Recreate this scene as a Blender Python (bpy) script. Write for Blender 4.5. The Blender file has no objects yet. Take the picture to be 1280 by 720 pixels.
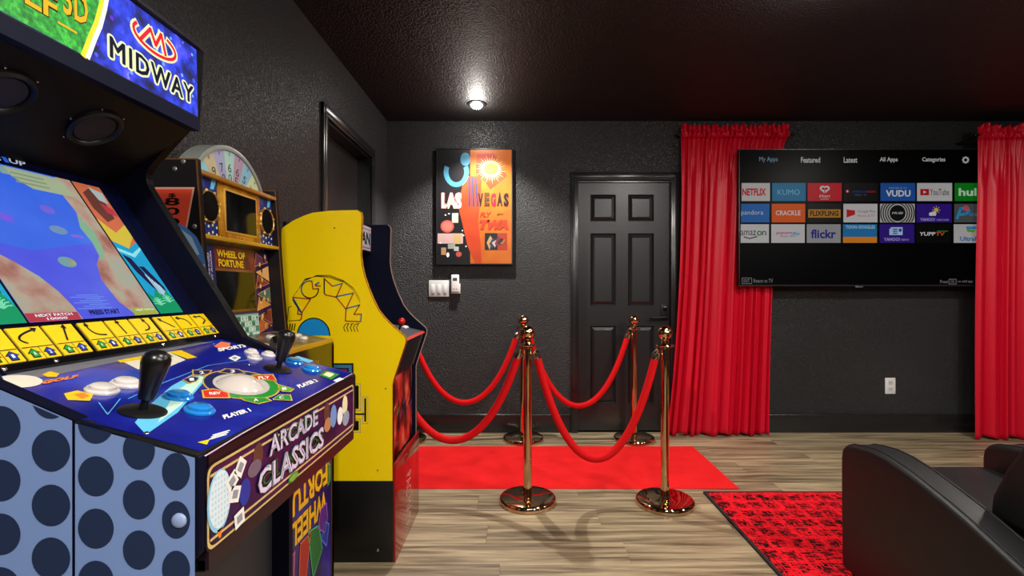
import bpy, bmesh, math, random
from mathutils import Vector, Matrix, noise as mnoise
random.seed(7)
SC = bpy.context.scene
COL = SC.collection
PI = math.pi

# ------------------------------------------------------------------ camera, light, exposure
CH = 1.193                       # eye height
FP, CX, CY = 620.0, 648.0, 361.5  # focal length and principal point on the 1280 x 720 photograph
cam_d = bpy.data.cameras.new('camera'); cam = bpy.data.objects.new('camera', cam_d); COL.objects.link(cam)
cam.location = (0, 0, CH); cam.rotation_euler = (PI/2, 0, 0)
cam_d.sensor_width = 36; cam_d.lens = FP/1280*36
cam_d.shift_x = -(CX-640)/1280; cam_d.shift_y = (CY-360)/1280
cam_d.clip_start = .02
SC.camera = cam
wd = bpy.data.worlds.new('world'); SC.world = wd; wd.use_nodes = True
wd.node_tree.nodes['Background'].inputs[0].default_value = (.5, .5, .55, 1)
wd.node_tree.nodes['Background'].inputs[1].default_value = .0
SC.view_settings.view_transform = 'Standard'; SC.view_settings.look = 'None'
SC.view_settings.gamma = 1; SC.view_settings.use_curve_mapping = False
SC.view_settings.exposure = 0.0
LIGHTS = [  # x, y, watts, lens radius of the ceiling downlights
    (-.315, 3.745, 180, .045),
    (.60, .75, 45, .095),
    (1.35, 2.10, 42, .095),
    (3.25, 2.10, 85, .095),
    (.10, -.80, 150, .095),
    (1.75, -.60, 150, .095),
    (3.60, -.60, 120, .095),
]
CEIL = 2.593; BACK = 4.133; LEFT = -1.093; RIGHT = 4.9; FRONT = -2.2

# ------------------------------------------------------------------ materials
def lin(c):
    c = c.lstrip('#'); v = [int(c[i:i+2], 16)/255 for i in (0, 2, 4)]
    return tuple(x/12.92 if x <= .04045 else ((x+.055)/1.055)**2.4 for x in v) + (1,)
_M = {}
def mat(name, col='#808080', rough=.5, metal=0, emit=0, bump=None, spec=.5, coat=0, sheen=0):
    """plain principled material; bump = (scale, strength, distance)"""
    if name in _M: return _M[name]
    m = bpy.data.materials.new(name); m.use_nodes = True; _M[name] = m
    b = m.node_tree.nodes['Principled BSDF']; c = lin(col) if isinstance(col, str) else col
    b.inputs['Base Color'].default_value = tuple(x*.3 for x in c[:3])+(1,) if emit else c; b.inputs['Roughness'].default_value = rough   # a lit screen is dark when off
    b.inputs['Metallic'].default_value = metal; b.inputs['Specular IOR Level'].default_value = .1 if emit else spec
    if coat: b.inputs['Coat Weight'].default_value = coat; b.inputs['Coat Roughness'].default_value = .06
    if sheen: b.inputs['Sheen Weight'].default_value = sheen
    if emit: b.inputs['Emission Color'].default_value = c; b.inputs['Emission Strength'].default_value = emit
    if bump:
        nt = m.node_tree; tc = nt.nodes.new('ShaderNodeTexCoord'); n = nt.nodes.new('ShaderNodeTexNoise')
        n.inputs['Scale'].default_value = bump[0]; n.inputs['Detail'].default_value = 3
        bp = nt.nodes.new('ShaderNodeBump'); bp.inputs['Strength'].default_value = bump[1]; bp.inputs['Distance'].default_value = bump[2]
        nt.links.new(tc.outputs['Object'], n.inputs['Vector']); nt.links.new(n.outputs['Fac'], bp.inputs['Height'])
        nt.links.new(bp.outputs['Normal'], b.inputs['Normal'])
    return m
def noise_mat(name, stops, scale=(1, 1, 1), nscale=5, detail=4, rough=.5, emit=0, bump=0, dist=.002, rand=False, metal=0, spec=.5, rough2=None):
    if name in _M: return _M[name]
    m = bpy.data.materials.new(name); m.use_nodes = True; _M[name] = m; nt = m.node_tree
    b = nt.nodes['Principled BSDF']; N = nt.nodes.new; L = nt.links.new
    tc = N('ShaderNodeTexCoord'); mp = N('ShaderNodeMapping'); mp.inputs['Scale'].default_value = scale
    L(tc.outputs['Object'], mp.inputs['Vector'])
    if rand:
        oi = N('ShaderNodeObjectInfo'); mu = N('ShaderNodeMath'); mu.operation = 'MULTIPLY'; mu.inputs[1].default_value = 57
        L(oi.outputs['Random'], mu.inputs[0]); L(mu.outputs[0], mp.inputs['Location'])
    n = N('ShaderNodeTexNoise'); n.inputs['Scale'].default_value = nscale; n.inputs['Detail'].default_value = detail
    L(mp.outputs[0], n.inputs['Vector'])
    r = N('ShaderNodeValToRGB'); L(n.outputs['Fac'], r.inputs[0])
    els = r.color_ramp.elements
    while len(els) < len(stops): els.new(.5)
    for e, (p, c) in zip(els, stops): e.position = p; e.color = lin(c)
    if emit: b.inputs['Base Color'].default_value = (.02, .02, .025, 1)
    else: L(r.outputs[0], b.inputs['Base Color'])
    b.inputs['Roughness'].default_value = rough; b.inputs['Metallic'].default_value = metal
    b.inputs['Specular IOR Level'].default_value = .1 if emit else spec
    if emit: L(r.outputs[0], b.inputs['Emission Color']); b.inputs['Emission Strength'].default_value = emit
    if bump:
        bp = N('ShaderNodeBump'); bp.inputs['Strength'].default_value = bump; bp.inputs['Distance'].default_value = dist
        L(n.outputs['Fac'], bp.inputs['Height']); L(bp.outputs[0], b.inputs['Normal'])
    return m

def paint_mat(name, c1, c2, rough, scale, strength, dist, spec=.3):
    """knock-down textured paint: blobs of two noises"""
    m = bpy.data.materials.new(name); m.use_nodes = True; nt = m.node_tree; b = nt.nodes['Principled BSDF']
    N = nt.nodes.new; L = nt.links.new
    tc = N('ShaderNodeTexCoord')
    n1 = N('ShaderNodeTexNoise'); n1.inputs['Scale'].default_value = scale; n1.inputs['Detail'].default_value = 2.5
    n2 = N('ShaderNodeTexNoise'); n2.inputs['Scale'].default_value = 1.3; n2.inputs['Detail'].default_value = 3
    L(tc.outputs['Object'], n1.inputs['Vector']); L(tc.outputs['Object'], n2.inputs['Vector'])
    r = N('ShaderNodeValToRGB'); r.color_ramp.elements[0].color = lin(c1); r.color_ramp.elements[1].color = lin(c2)
    r.color_ramp.elements[0].position = .3; r.color_ramp.elements[1].position = .7
    L(n2.outputs['Fac'], r.inputs[0]); L(r.outputs[0], b.inputs['Base Color'])
    b.inputs['Roughness'].default_value = rough; b.inputs['Specular IOR Level'].default_value = spec
    mr = N('ShaderNodeMapRange'); mr.inputs[1].default_value = .42; mr.inputs[2].default_value = .62; mr.interpolation_type = 'SMOOTHSTEP'
    L(n1.outputs['Fac'], mr.inputs[0])
    bp = N('ShaderNodeBump'); bp.inputs['Strength'].default_value = strength; bp.inputs['Distance'].default_value = dist
    L(mr.outputs[0], bp.inputs['Height']); L(bp.outputs[0], b.inputs['Normal'])
    return m
WALL = paint_mat('wall_paint', '#29292a', '#313132', .47, 115, 1.0, .008, .45)
CEILM = paint_mat('ceiling_paint', '#1b1a1a', '#201f1f', .55, 95, .8, .004, .35)
TRIM = mat('trim_paint', '#1c1c1d', .26, spec=.5)
DOORM = mat('door_paint', '#1c1c1d', .33, spec=.45, bump=(90, .05, .001))
BLK = mat('black_plastic', '#0a0a0b', .45, spec=.3)
BLKG = mat('black_gloss', '#08080a', .15)
DGREY = mat('dark_grey_panel', '#2a2b2e', .5)
WHITE = mat('white_plastic', '#d8d8d8', .35)
CHROME = mat('chrome', '#d8d4cc', .12, 1)
GOLD = mat('polished_bronze', '#dab48c', .06, 1)
GOLDT = mat('gold_trim', '#b98a3c', .3, .6)

def wood_mat():
    m = bpy.data.materials.new('plank_wood'); m.use_nodes = True; nt = m.node_tree; b = nt.nodes['Principled BSDF']
    N = nt.nodes.new; L = nt.links.new
    tc = N('ShaderNodeTexCoord'); oi = N('ShaderNodeObjectInfo')
    mu = N('ShaderNodeVectorMath'); mu.operation = 'SCALE'; cmb = N('ShaderNodeCombineXYZ')
    L(oi.outputs['Random'], cmb.inputs[0]); L(oi.outputs['Random'], cmb.inputs[1]); L(oi.outputs['Random'], cmb.inputs[2])
    L(cmb.outputs[0], mu.inputs[0]); mu.inputs['Scale'].default_value = 73
    ad = N('ShaderNodeVectorMath'); L(tc.outputs['Object'], ad.inputs[0]); L(mu.outputs[0], ad.inputs[1])
    mp = N('ShaderNodeMapping'); mp.inputs['Scale'].default_value = (1.1, 17, 1); L(ad.outputs[0], mp.inputs[0])
    n = N('ShaderNodeTexNoise'); n.inputs['Scale'].default_value = 1.5; n.inputs['Detail'].default_value = 5; n.inputs['Roughness'].default_value = .55; n.inputs['Distortion'].default_value = .5
    L(mp.outputs[0], n.inputs['Vector'])
    mp2 = N('ShaderNodeMapping'); mp2.inputs['Scale'].default_value = (4, 120, 1); L(ad.outputs[0], mp2.inputs[0])
    n2 = N('ShaderNodeTexNoise'); n2.inputs['Scale'].default_value = 1.5; n2.inputs['Detail'].default_value = 3; L(mp2.outputs[0], n2.inputs['Vector'])
    mx = N('ShaderNodeMath'); mx.operation = 'MULTIPLY_ADD'; mx.inputs[1].default_value = .25; L(n2.outputs['Fac'], mx.inputs[0])
    L(n.outputs['Fac'], mx.inputs[2])
    r = N('ShaderNodeValToRGB'); els = r.color_ramp.elements; els.new(.5); els.new(.6)
    for e, (p, c) in zip(els, ((.42, '#4a3e31'), (.54, '#75664f'), (.66, '#978669'), (.80, '#ad9c7d'))): e.position = p; e.color = lin(c)
    L(mx.outputs[0], r.inputs[0])
    hs = N('ShaderNodeHueSaturation'); mr = N('ShaderNodeMapRange'); mr.inputs[3].default_value = .86; mr.inputs[4].default_value = 1.12
    L(oi.outputs['Random'], mr.inputs[0]); L(mr.outputs[0], hs.inputs['Value']); L(r.outputs[0], hs.inputs['Color'])
    L(hs.outputs[0], b.inputs['Base Color']); b.inputs['Roughness'].default_value = .42
    bp = N('ShaderNodeBump'); bp.inputs['Strength'].default_value = .12; bp.inputs['Distance'].default_value = .002
    L(n2.outputs['Fac'], bp.inputs['Height']); L(bp.outputs[0], b.inputs['Normal'])
    return m
WOOD = wood_mat()

def rug_mat():
    m = bpy.data.materials.new('rug_weave'); m.use_nodes = True; nt = m.node_tree; b = nt.nodes['Principled BSDF']
    N = nt.nodes.new; L = nt.links.new
    tc = N('ShaderNodeTexCoord')
    def nz(sc, s, det=3):
        mp = N('ShaderNodeMapping'); mp.inputs['Scale'].default_value = sc; L(tc.outputs['Object'], mp.inputs[0])
        n = N('ShaderNodeTexNoise'); n.inputs['Scale'].default_value = s; n.inputs['Detail'].default_value = det; L(mp.outputs[0], n.inputs['Vector'])
        return n.outputs['Fac']
    def mth(op, a, bb):
        q = N('ShaderNodeMath'); q.operation = op
        for i, v in enumerate((a, bb)):
            if isinstance(v, (int, float)): q.inputs[i].default_value = v
            else: L(v, q.inputs[i])
        return q.outputs[0]
    a = nz((120, 20, 1), 1.2); c = nz((18, 115, 1), 1.2); big = nz((1, 1, 1), 7, 3); blk = nz((6, 9, 1), 1.6, 2)
    mn = mth('MINIMUM', a, c)
    def band(ax, sc):
        q = N('ShaderNodeTexWave'); q.bands_direction = ax; q.inputs['Scale'].default_value = sc; q.inputs['Distortion'].default_value = 1.2; q.inputs['Detail'].default_value = 2; L(tc.outputs['Object'], q.inputs['Vector'])
        return mth('POWER', q.outputs['Fac'], 4)
    bands = mth('MAXIMUM', band('X', 3.6), band('Y', 3.1))
    s = mth('SUBTRACT', mth('ADD', mth('MULTIPLY', mn, 1.05), mth('ADD', mth('MULTIPLY', big, .22), mth('MULTIPLY', blk, .22))), mth('MULTIPLY', bands, .10))
    r = N('ShaderNodeValToRGB'); els = r.color_ramp.elements; els.new(.5); els.new(.6)
    for e, (p, col) in zip(els, ((.60, '#dc1622'), (.66, '#c4101c'), (.69, '#5a0a12'), (.76, '#1a0608'))): e.position = p; e.color = lin(col)
    L(s, r.inputs[0]); L(r.outputs[0], b.inputs['Base Color']); b.inputs['Roughness'].default_value = .95
    b.inputs['Specular IOR Level'].default_value = .1
    bp = N('ShaderNodeBump'); bp.inputs['Strength'].default_value = .5; bp.inputs['Distance'].default_value = .004
    L(a, bp.inputs['Height']); L(bp.outputs[0], b.inputs['Normal'])
    return m
RUG = rug_mat()
CARPET = noise_mat('red_carpet_felt', ((.3, '#cf1a1c'), (.7, '#dd2022')), (1, 1, 1), 6, 5, .95, bump=.2, spec=.1)
VELVET = mat('red_velvet', '#c80a10', .75, spec=.15, bump=(400, .3, .001))
CURT = mat('curtain_satin', '#c00624', .42, spec=.28, bump=(260, .12, .0008))
LEATHER = mat('black_leather', '#111112', .5, spec=.45, bump=(260, .18, .0008))
SEAM = mat('leather_seam', '#060606', .6)

# ------------------------------------------------------------------ mesh building
_T = {}
def text_mesh(s, bold=0.0, shear=0.0, space=1.0):
    key = (s, bold, shear, space)
    if key in _T: return _T[key]
    cu = bpy.data.curves.new('t', 'FONT'); cu.body = s; cu.resolution_u = 2; cu.offset = bold; cu.shear = shear; cu.size = 1; cu.space_character = space
    ob = bpy.data.objects.new('t', cu); COL.objects.link(ob)
    dg = bpy.context.evaluated_depsgraph_get(); dg.update()
    me = bpy.data.meshes.new_from_object(ob.evaluated_get(dg))
    vs = [(v.co.x, v.co.y) for v in me.vertices]; fs = [tuple(p.vertices) for p in me.polygons]
    bpy.data.objects.remove(ob); bpy.data.curves.remove(cu); bpy.data.meshes.remove(me)
    x0 = min(v[0] for v in vs); x1 = max(v[0] for v in vs); y0 = min(v[1] for v in vs); y1 = max(v[1] for v in vs)
    vs = [((x-x0)/(x1-x0), (y-y0)/(y1-y0)) for x, y in vs]
    _T[key] = (vs, fs, (x1-x0)/(y1-y0)); return _T[key]

class Frame:
    """a flat face in the room: origin O, axes U, V, normal N"""
    def __init__(s, O, U, V):
        s.O = Vector(O); s.U = Vector(U).normalized(); s.V = Vector(V).normalized(); s.N = s.U.cross(s.V)
    def p(s, u, v, n=0): return s.O + s.U*u + s.V*v + s.N*n
    def uv(s, px, py):
        """where a sight line meets this face"""
        d = Vector(((px-CX)/FP, 1, -(py-CY)/FP)); C = Vector((0, 0, CH))
        t = (s.O-C).dot(s.N)/d.dot(s.N); q = C+d*t-s.O
        return q.dot(s.U), q.dot(s.V)

class MB:
    def __init__(s): s.v = []; s.f = []; s.m = []; s.mats = []
    def mi(s, m):
        if m not in s.mats: s.mats.append(m)
        return s.mats.index(m)
    def add(s, vs, fs, m):
        o = len(s.v); s.v += [tuple(q) for q in vs]; k = s.mi(m)
        for f in fs: s.f.append(tuple(i+o for i in f)); s.m.append(k)
        return s
    def box(s, x0, x1, y0, y1, z0, z1, m):
        vs = [(x, y, z) for z in (z0, z1) for y in (y0, y1) for x in (x0, x1)]
        return s.add(vs, [(0, 2, 3, 1), (4, 5, 7, 6), (0, 1, 5, 4), (2, 6, 7, 3), (0, 4, 6, 2), (1, 3, 7, 5)], m)
    def prism(s, pts, ext, m):
        pts = [Vector(p) for p in pts]; e = Vector(ext); n = len(pts)
        nrm = Vector((0, 0, 0))
        for i in range(n): nrm += pts[i].cross(pts[(i+1) % n])
        if nrm.dot(e) > 0: pts.reverse()
        vs = pts+[p+e for p in pts]
        fs = [tuple(range(n)), tuple(range(2*n-1, n-1, -1))]+[(i, i+n, (i+1) % n+n, (i+1) % n) for i in range(n)]
        return s.add(vs, fs, m)
    def slab(s, F, u0, u1, v0, v1, n0, n1, m):
        return s.prism([F.p(u0, v0, n0), F.p(u1, v0, n0), F.p(u1, v1, n0), F.p(u0, v1, n0)], F.N*(n1-n0), m)
    def flat(s, F, pts, n, m):
        a = sum(pts[i][0]*pts[(i+1) % len(pts)][1]-pts[(i+1) % len(pts)][0]*pts[i][1] for i in range(len(pts)))
        if a < 0: pts = pts[::-1]
        return s.add([F.p(u, v, n) for u, v in pts], [tuple(range(len(pts)))], m)
    def px(s, F, pts, n, m): return s.flat(F, [F.uv(*q) for q in pts], n, m)
    def rect(s, F, u0, u1, v0, v1, n, m): return s.flat(F, [(u0, v0), (u1, v0), (u1, v1), (u0, v1)], n, m)
    def ell(s, F, u, v, ru, rv, n, m, k=24, a0=0, a1=2*PI):
        full = abs(a1-a0-2*PI) < 1e-6
        return s.flat(F, [(u+ru*math.cos(a0+(a1-a0)*i/(k if full else k-1)), v+rv*math.sin(a0+(a1-a0)*i/(k if full else k-1))) for i in range(k)], n, m)
    def line(s, F, pts, w, n, m):
        """a stroke of width w along points"""
        for (a, b), (c, d) in zip(pts, pts[1:]):
            t = Vector((c-a, d-b))
            if t.length < 1e-7: continue
            t.normalize(); q = Vector((-t.y, t.x))*w/2; e = t*w*.3
            s.flat(F, [(a-e.x-q.x, b-e.y-q.y), (c+e.x-q.x, d+e.y-q.y), (c+e.x+q.x, d+e.y+q.y), (a-e.x+q.x, b-e.y+q.y)], n, m)
        return s
    def pxline(s, F, pts, w, n, m): return s.line(F, [F.uv(*q) for q in pts], w, n, m)
    def text(s, F, t, u0, u1, v0, v1, n, m, bold=0.02, shear=0.0, rot=0, space=1.0):
        vs, fs, _ = text_mesh(t, bold, shear, space); out = []
        for a, b in vs:
            if rot == 180: a, b = 1-a, 1-b
            elif rot == 90: a, b = 1-b, a
            elif rot == 270: a, b = b, 1-a
            out.append(F.p(u0+(u1-u0)*a, v0+(v1-v0)*b, n))
        return s.add(out, fs, m)
    def quadtext(s, F, t, q, n, m, bold=.02, shear=0.0):
        """text fitted between four photo points: bottom-left, bottom-right, top-right, top-left"""
        A, B, C, D = [Vector(F.uv(*k)) for k in q]; vs, fs, _ = text_mesh(t, bold, shear)
        out = []
        for a, b in vs:
            w = A*(1-a)*(1-b)+B*a*(1-b)+C*a*b+D*(1-a)*b; out.append(F.p(w.x, w.y, n))
        return s.add(out, fs, m)
    def lathe(s, prof, org, m, axis=None, k=32, caps=True):
        """prof: (radius, height) pairs"""
        org = Vector(org); ax = Vector(axis or (0, 0, 1)).normalized()
        e = ax.orthogonal().normalized(); g = ax.cross(e); vs = []; fs = []
        for r, h in prof:
            for i in range(k):
                a = 2*PI*i/k; vs.append(org+ax*h+(e*math.cos(a)+g*math.sin(a))*r)
        for j in range(len(prof)-1):
            for i in range(k): fs.append((j*k+i, j*k+(i+1) % k, (j+1)*k+(i+1) % k, (j+1)*k+i))
        if caps and prof[0][0] > 1e-5: fs.append(tuple(range(k-1, -1, -1)))
        if caps and prof[-1][0] > 1e-5: fs.append(tuple((len(prof)-1)*k+i for i in range(k)))
        return s.add(vs, fs, m)
    def ball(s, c, r, m, axis=None, k=24, sq=1.0, a0=-PI/2):
        n = k//2; return s.lathe([(max(r*math.cos(a0+(PI/2-a0)*i/n), 1e-6), r*sq*math.sin(a0+(PI/2-a0)*i/n)) for i in range(n+1)], c, m, axis, k)
    def tube(s, path, r, m, k=14):
        path = [Vector(p) for p in path]; vs = []; fs = []; n = len(path); prev = None
        for i, p in enumerate(path):
            t = (path[min(i+1, n-1)]-path[max(i-1, 0)]).normalized()
            e = t.orthogonal() if prev is None else prev-t*prev.dot(t)
            e.normalize(); prev = e; g = t.cross(e); rr = r[i] if isinstance(r, (list, tuple)) else r
            for j in range(k): a = 2*PI*j/k; vs.append(p+(e*math.cos(a)+g*math.sin(a))*rr)
        for i in range(n-1):
            for j in range(k): fs.append((i*k+j, i*k+(j+1) % k, (i+1)*k+(j+1) % k, (i+1)*k+j))
        fs.append(tuple(range(k-1, -1, -1))); fs.append(tuple((n-1)*k+j for j in range(k)))
        return s.add(vs, fs, m)
    def grid(s, fn, nu, nv, m, flip=False):
        vs = [fn(i/nu, j/nv) for j in range(nv+1) for i in range(nu+1)]
        fs = [(j*(nu+1)+i, j*(nu+1)+i+1, (j+1)*(nu+1)+i+1, (j+1)*(nu+1)+i) for j in range(nv) for i in range(nu)]
        if flip: fs = [f[::-1] for f in fs]
        return s.add(vs, fs, m)
    def build(s, name, parent=None, smooth=False, bevel=0, seg=2, org=None, angle=35, label=None, solidify=0):
        base = root_loc(parent) if parent else Vector(org or (0, 0, 0))
        me = bpy.data.meshes.new(name); me.from_pydata([tuple(Vector(q)-base) for q in s.v], [], s.f)
        for m in s.mats: me.materials.append(m)
        me.polygons.foreach_set('material_index', s.m)
        if bevel:
            bm = bmesh.new(); bm.from_mesh(me); bmesh.ops.remove_doubles(bm, verts=bm.verts, dist=1e-5)
            ed = [e for e in bm.edges if len(e.link_faces) == 2 and e.calc_face_angle(0) > math.radians(angle)]
            bmesh.ops.bevel(bm, geom=ed, offset=bevel, segments=seg, affect='EDGES', profile=.5, clamp_overlap=True)
            bm.to_mesh(me); bm.free()
        if smooth or bevel:
            me.polygons.foreach_set('use_smooth', [True]*len(me.polygons))
            me.set_sharp_from_angle(angle=math.radians(40))
        me.update()
        o = bpy.data.objects.new(name, me); COL.objects.link(o)
        if parent: o.parent = parent
        else: o.location = base
        if solidify:
            md = o.modifiers.new('thickness', 'SOLIDIFY'); md.thickness = solidify; md.offset = 0
        if label: o['label'] = label
        return o
def root_loc(o):
    v = Vector((0, 0, 0))
    while o is not None: v += o.location; o = o.parent
    return v
def tag(o, label=None, cat=None, group=None, kind=None):
    for k, v in (('label', label), ('category', cat), ('group', group), ('kind', kind)):
        if v: o[k] = v
    return o
def thing(name, loc, label, cat, group=None, kind=None):
    o = bpy.data.objects.new(name, None); COL.objects.link(o); o.location = loc; o.empty_display_size = .1
    return tag(o, label, cat, group, kind)
def copy_thing(root, loc, label):
    """a thing with copies of its parts and sub-parts"""
    r = root.copy(); COL.objects.link(r); r.location = loc; r['label'] = label
    for ch in root.children:
        c = ch.copy(); COL.objects.link(c); c.parent = r
        for g in ch.children:
            d = g.copy(); COL.objects.link(d); d.parent = c
    return r
def struct(o): o['kind'] = 'structure'; return o

# ------------------------------------------------------------------ room shell
T = .12
ceiling = MB(); ceiling.box(LEFT-T, RIGHT+T, FRONT-T, BACK+T, CEIL, CEIL+T, CEILM); struct(ceiling.build('ceiling'))
DX0, DX1, DZ1 = .485, 1.285, 2.10       # rough opening of the back door
w = MB()
w.box(LEFT-T, DX0, BACK, BACK+T, 0, CEIL, WALL); w.box(DX1, RIGHT+T, BACK, BACK+T, 0, CEIL, WALL); w.box(DX0, DX1, BACK, BACK+T, DZ1, CEIL, WALL)
struct(w.build('wall_back'))
LY0, LY1, LZ1 = 2.805, 3.66, 2.165      # opening of the left door
w = MB()
w.box(LEFT-T, LEFT, FRONT-T, LY0, 0, CEIL, WALL); w.box(LEFT-T, LEFT, LY1, BACK, 0, CEIL, WALL); w.box(LEFT-T, LEFT, LY0, LY1, LZ1, CEIL, WALL)
struct(w.build('wall_left'))
struct(MB().box(RIGHT, RIGHT+T, FRONT-T, BACK, 0, CEIL, WALL).build('wall_right'))
struct(MB().box(LEFT, RIGHT, FRONT-T, FRONT, 0, CEIL, WALL).build('wall_front'))
# floor: a subfloor and the vinyl planks that lie on it, grain along x
floor = struct(MB().box(LEFT-T, RIGHT+T, FRONT-T, BACK+T, -.12, -.004, mat('subfloor', '#3a3128', .8)).build('floor'))
PW, PL = .18, 1.22
_pl = {}
def plank(x0, x1, y0, y1):
    L_, W_ = round(x1-x0, 3), round(y1-y0, 3)
    if (L_, W_) not in _pl:
        g = .0003
        o = MB().box(-L_/2+g, L_/2-g, -W_/2+g, W_/2-g, -.004, 0, WOOD).build('plank', floor, bevel=.0007, seg=1); _pl[(L_, W_)] = o.data
    else:
        o = bpy.data.objects.new('plank', _pl[(L_, W_)]); COL.objects.link(o); o.parent = floor
    o.location = ((x0+x1)/2, (y0+y1)/2, 0)
r = 0; y = BACK
while y > FRONT+.01:
    y0 = max(y-PW, FRONT); off = (r*.47 % 1)*PL; x = LEFT-off
    while x < RIGHT-.01:
        a, b = max(x, LEFT), min(x+PL, RIGHT)
        if b-a > .05: plank(a, b, y0, y)
        x += PL
    y = y0; r += 1
# baseboards
BBH, BBT = .155, .016
def bb(name, x0, x1, y0, y1):
    o = MB().box(x0, x1, y0, y1, 0, BBH, TRIM).build(name, bevel=.010, seg=4); return struct(o)
bb('baseboard_back', LEFT, .431, BACK-BBT, BACK); bb('baseboard_back', 1.342, RIGHT, BACK-BBT, BACK)
bb('baseboard_left', LEFT, LEFT+BBT, 3.73, BACK-BBT); bb('baseboard_left', LEFT, LEFT+BBT, FRONT, 2.735)
bb('baseboard_right', RIGHT-BBT, RIGHT, FRONT, BACK-BBT); bb('baseboard_front', LEFT+BBT, RIGHT-BBT, FRONT, FRONT+BBT)

# back door: six raised panels
d1 = thing('door_1', (.88, BACK, 0), 'black six-panel door in the back wall between poster and curtain', 'door', kind='structure')
FB = Frame((0, BACK, 0), (1, 0, 0), (0, 0, 1))     # normal points to the camera (-y)
cs = MB()
for a, b, c, d in ((.433, .497, 0, 2.165), (1.268, 1.335, 0, 2.165)): cs.slab(FB, a, b, c, d, 0, .018, TRIM)
cs.slab(FB, .433, 1.335, 2.098, 2.165, 0, .019, TRIM)
cs.slab(FB, .447, .483, 0, 2.15, .018, .024, TRIM); cs.slab(FB, 1.285, 1.321, 0, 2.15, .018, .024, TRIM); cs.slab(FB, .447, 1.321, 2.114, 2.15, .018, .025, TRIM)
cs.build('door_casing', d1, bevel=.004)
jb = MB(); jb.box(.485, .499, BACK, BACK+T, 0, 2.098, TRIM); jb.box(1.266, 1.285, BACK, BACK+T, 0, 2.098, TRIM); jb.box(.499, 1.266, BACK, BACK+T, 2.085, 2.1, TRIM)
jb.build('door_jamb', d1)
SY = BACK+.018
FD = Frame((0, SY, 0), (1, 0, 0), (0, 0, 1))
us = [.499, .590, .815, .908, 1.138, 1.262]; us = [.502, .603, .815, .918, 1.133, 1.262]
vs_ = [.012, .235, .885, 1.055, 1.66, 1.762, 1.985, 2.082]
sl = MB()
sl.slab(FD, us[0], us[5], vs_[0], vs_[7], -.036, -.016, DOORM)     # core, behind the recessed fields
for a, b in ((0, 1), (2, 3), (4, 5)): sl.slab(FD, us[a], us[b], vs_[0], vs_[7], -.016, 0, DOORM)
for a, b in ((0, 1), (2, 3), (4, 5), (6, 7)):
    for c, d in ((1, 2), (3, 4)): sl.slab(FD, us[c], us[d], vs_[a], vs_[b], -.016, 0, DOORM)
sl.build('door_slab', d1)
for c, d in ((1, 2), (3, 4)):
    for a, b in ((1, 2), (3, 4), (5, 6)):
        u0, u1, v0, v1 = us[c], us[d], vs_[a], vs_[b]; k = .03
        q = MB(); o_ = [(u0+.002, v0+.002), (u1-.002, v0+.002), (u1-.002, v1-.002), (u0+.002, v1-.002)]
        i1 = [(u0+.012, v0+.012), (u1-.012, v0+.012), (u1-.012, v1-.012), (u0+.012, v1-.012)]
        i2 = [(u0+k+.006, v0+k+.006), (u1-k-.006, v0+k+.006), (u1-k-.006, v1-k-.006), (u0+k+.006, v1-k-.006)]
        V = [FD.p(*p, -.001) for p in o_]+[FD.p(*p, -.0145) for p in i1]+[FD.p(*p, -.003) for p in i2]
        q.add(V, [(i, (i+1) % 4, 4+(i+1) % 4, 4+i) for i in range(4)]+[(4+i, 4+(i+1) % 4, 8+(i+1) % 4, 8+i) for i in range(4)]+[(8, 9, 10, 11)], DOORM)
        q.build('door_panel', d1)
h = MB(); hx, hz = 1.222, .96
h.slab(FD, hx-.030, hx+.030, hz-.025, hz+.105, 0, .012, BLK)
h.lathe([(.012, 0), (.012, .045)], FD.p(hx, hz, .01), BLK, -Vector((0, 1, 0)), 16)
h.tube([FD.p(hx+.005, hz, .05), FD.p(hx-.03, hz, .055), FD.p(hx-.125, hz-.004, .05)], [.015, .014, .012], BLK, 12)
h.lathe([(.022, 0), (.020, .012)], FD.p(hx, hz+.07, .012), BLKG, -Vector((0, 1, 0)), 16)
h.build('door_handle', d1, bevel=.002, label='black lever handle')

# left door: plain slab set deep in its jamb
d2 = thing('door_2', (LEFT, 3.23, 0), 'plain black door in the left wall behind the yellow arcade cabinet', 'door', kind='structure')
FL = Frame((LEFT, 0, 0), (0, 1, 0), (0, 0, 1))     # normal +x
cs = MB()
for a, b in ((2.744, 2.808), (3.657, 3.723)): cs.slab(FL, a, b, 0, 2.233, 0, .018, TRIM); cs.slab(FL, a+.014, b-.014, 0, 2.219, .018, .024, TRIM)
cs.slab(FL, 2.744, 3.723, 2.163, 2.233, 0, .019, TRIM); cs.slab(FL, 2.758, 3.709, 2.18, 2.219, .018, .025, TRIM)
cs.build('door_casing', d2, bevel=.004)
jb = MB(); jb.box(LEFT-T, LEFT, 2.805, 2.82, 0, 2.165, TRIM); jb.box(LEFT-T, LEFT, 3.642, 3.66, 0, 2.165, TRIM); jb.box(LEFT-T, LEFT, 2.82, 3.642, 2.15, 2.165, TRIM)
jb.build('door_jamb', d2)
MB().box(LEFT-.12, LEFT-.085, 2.822, 3.64, .01, 2.148, DOORM).build('door_slab', d2)

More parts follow.
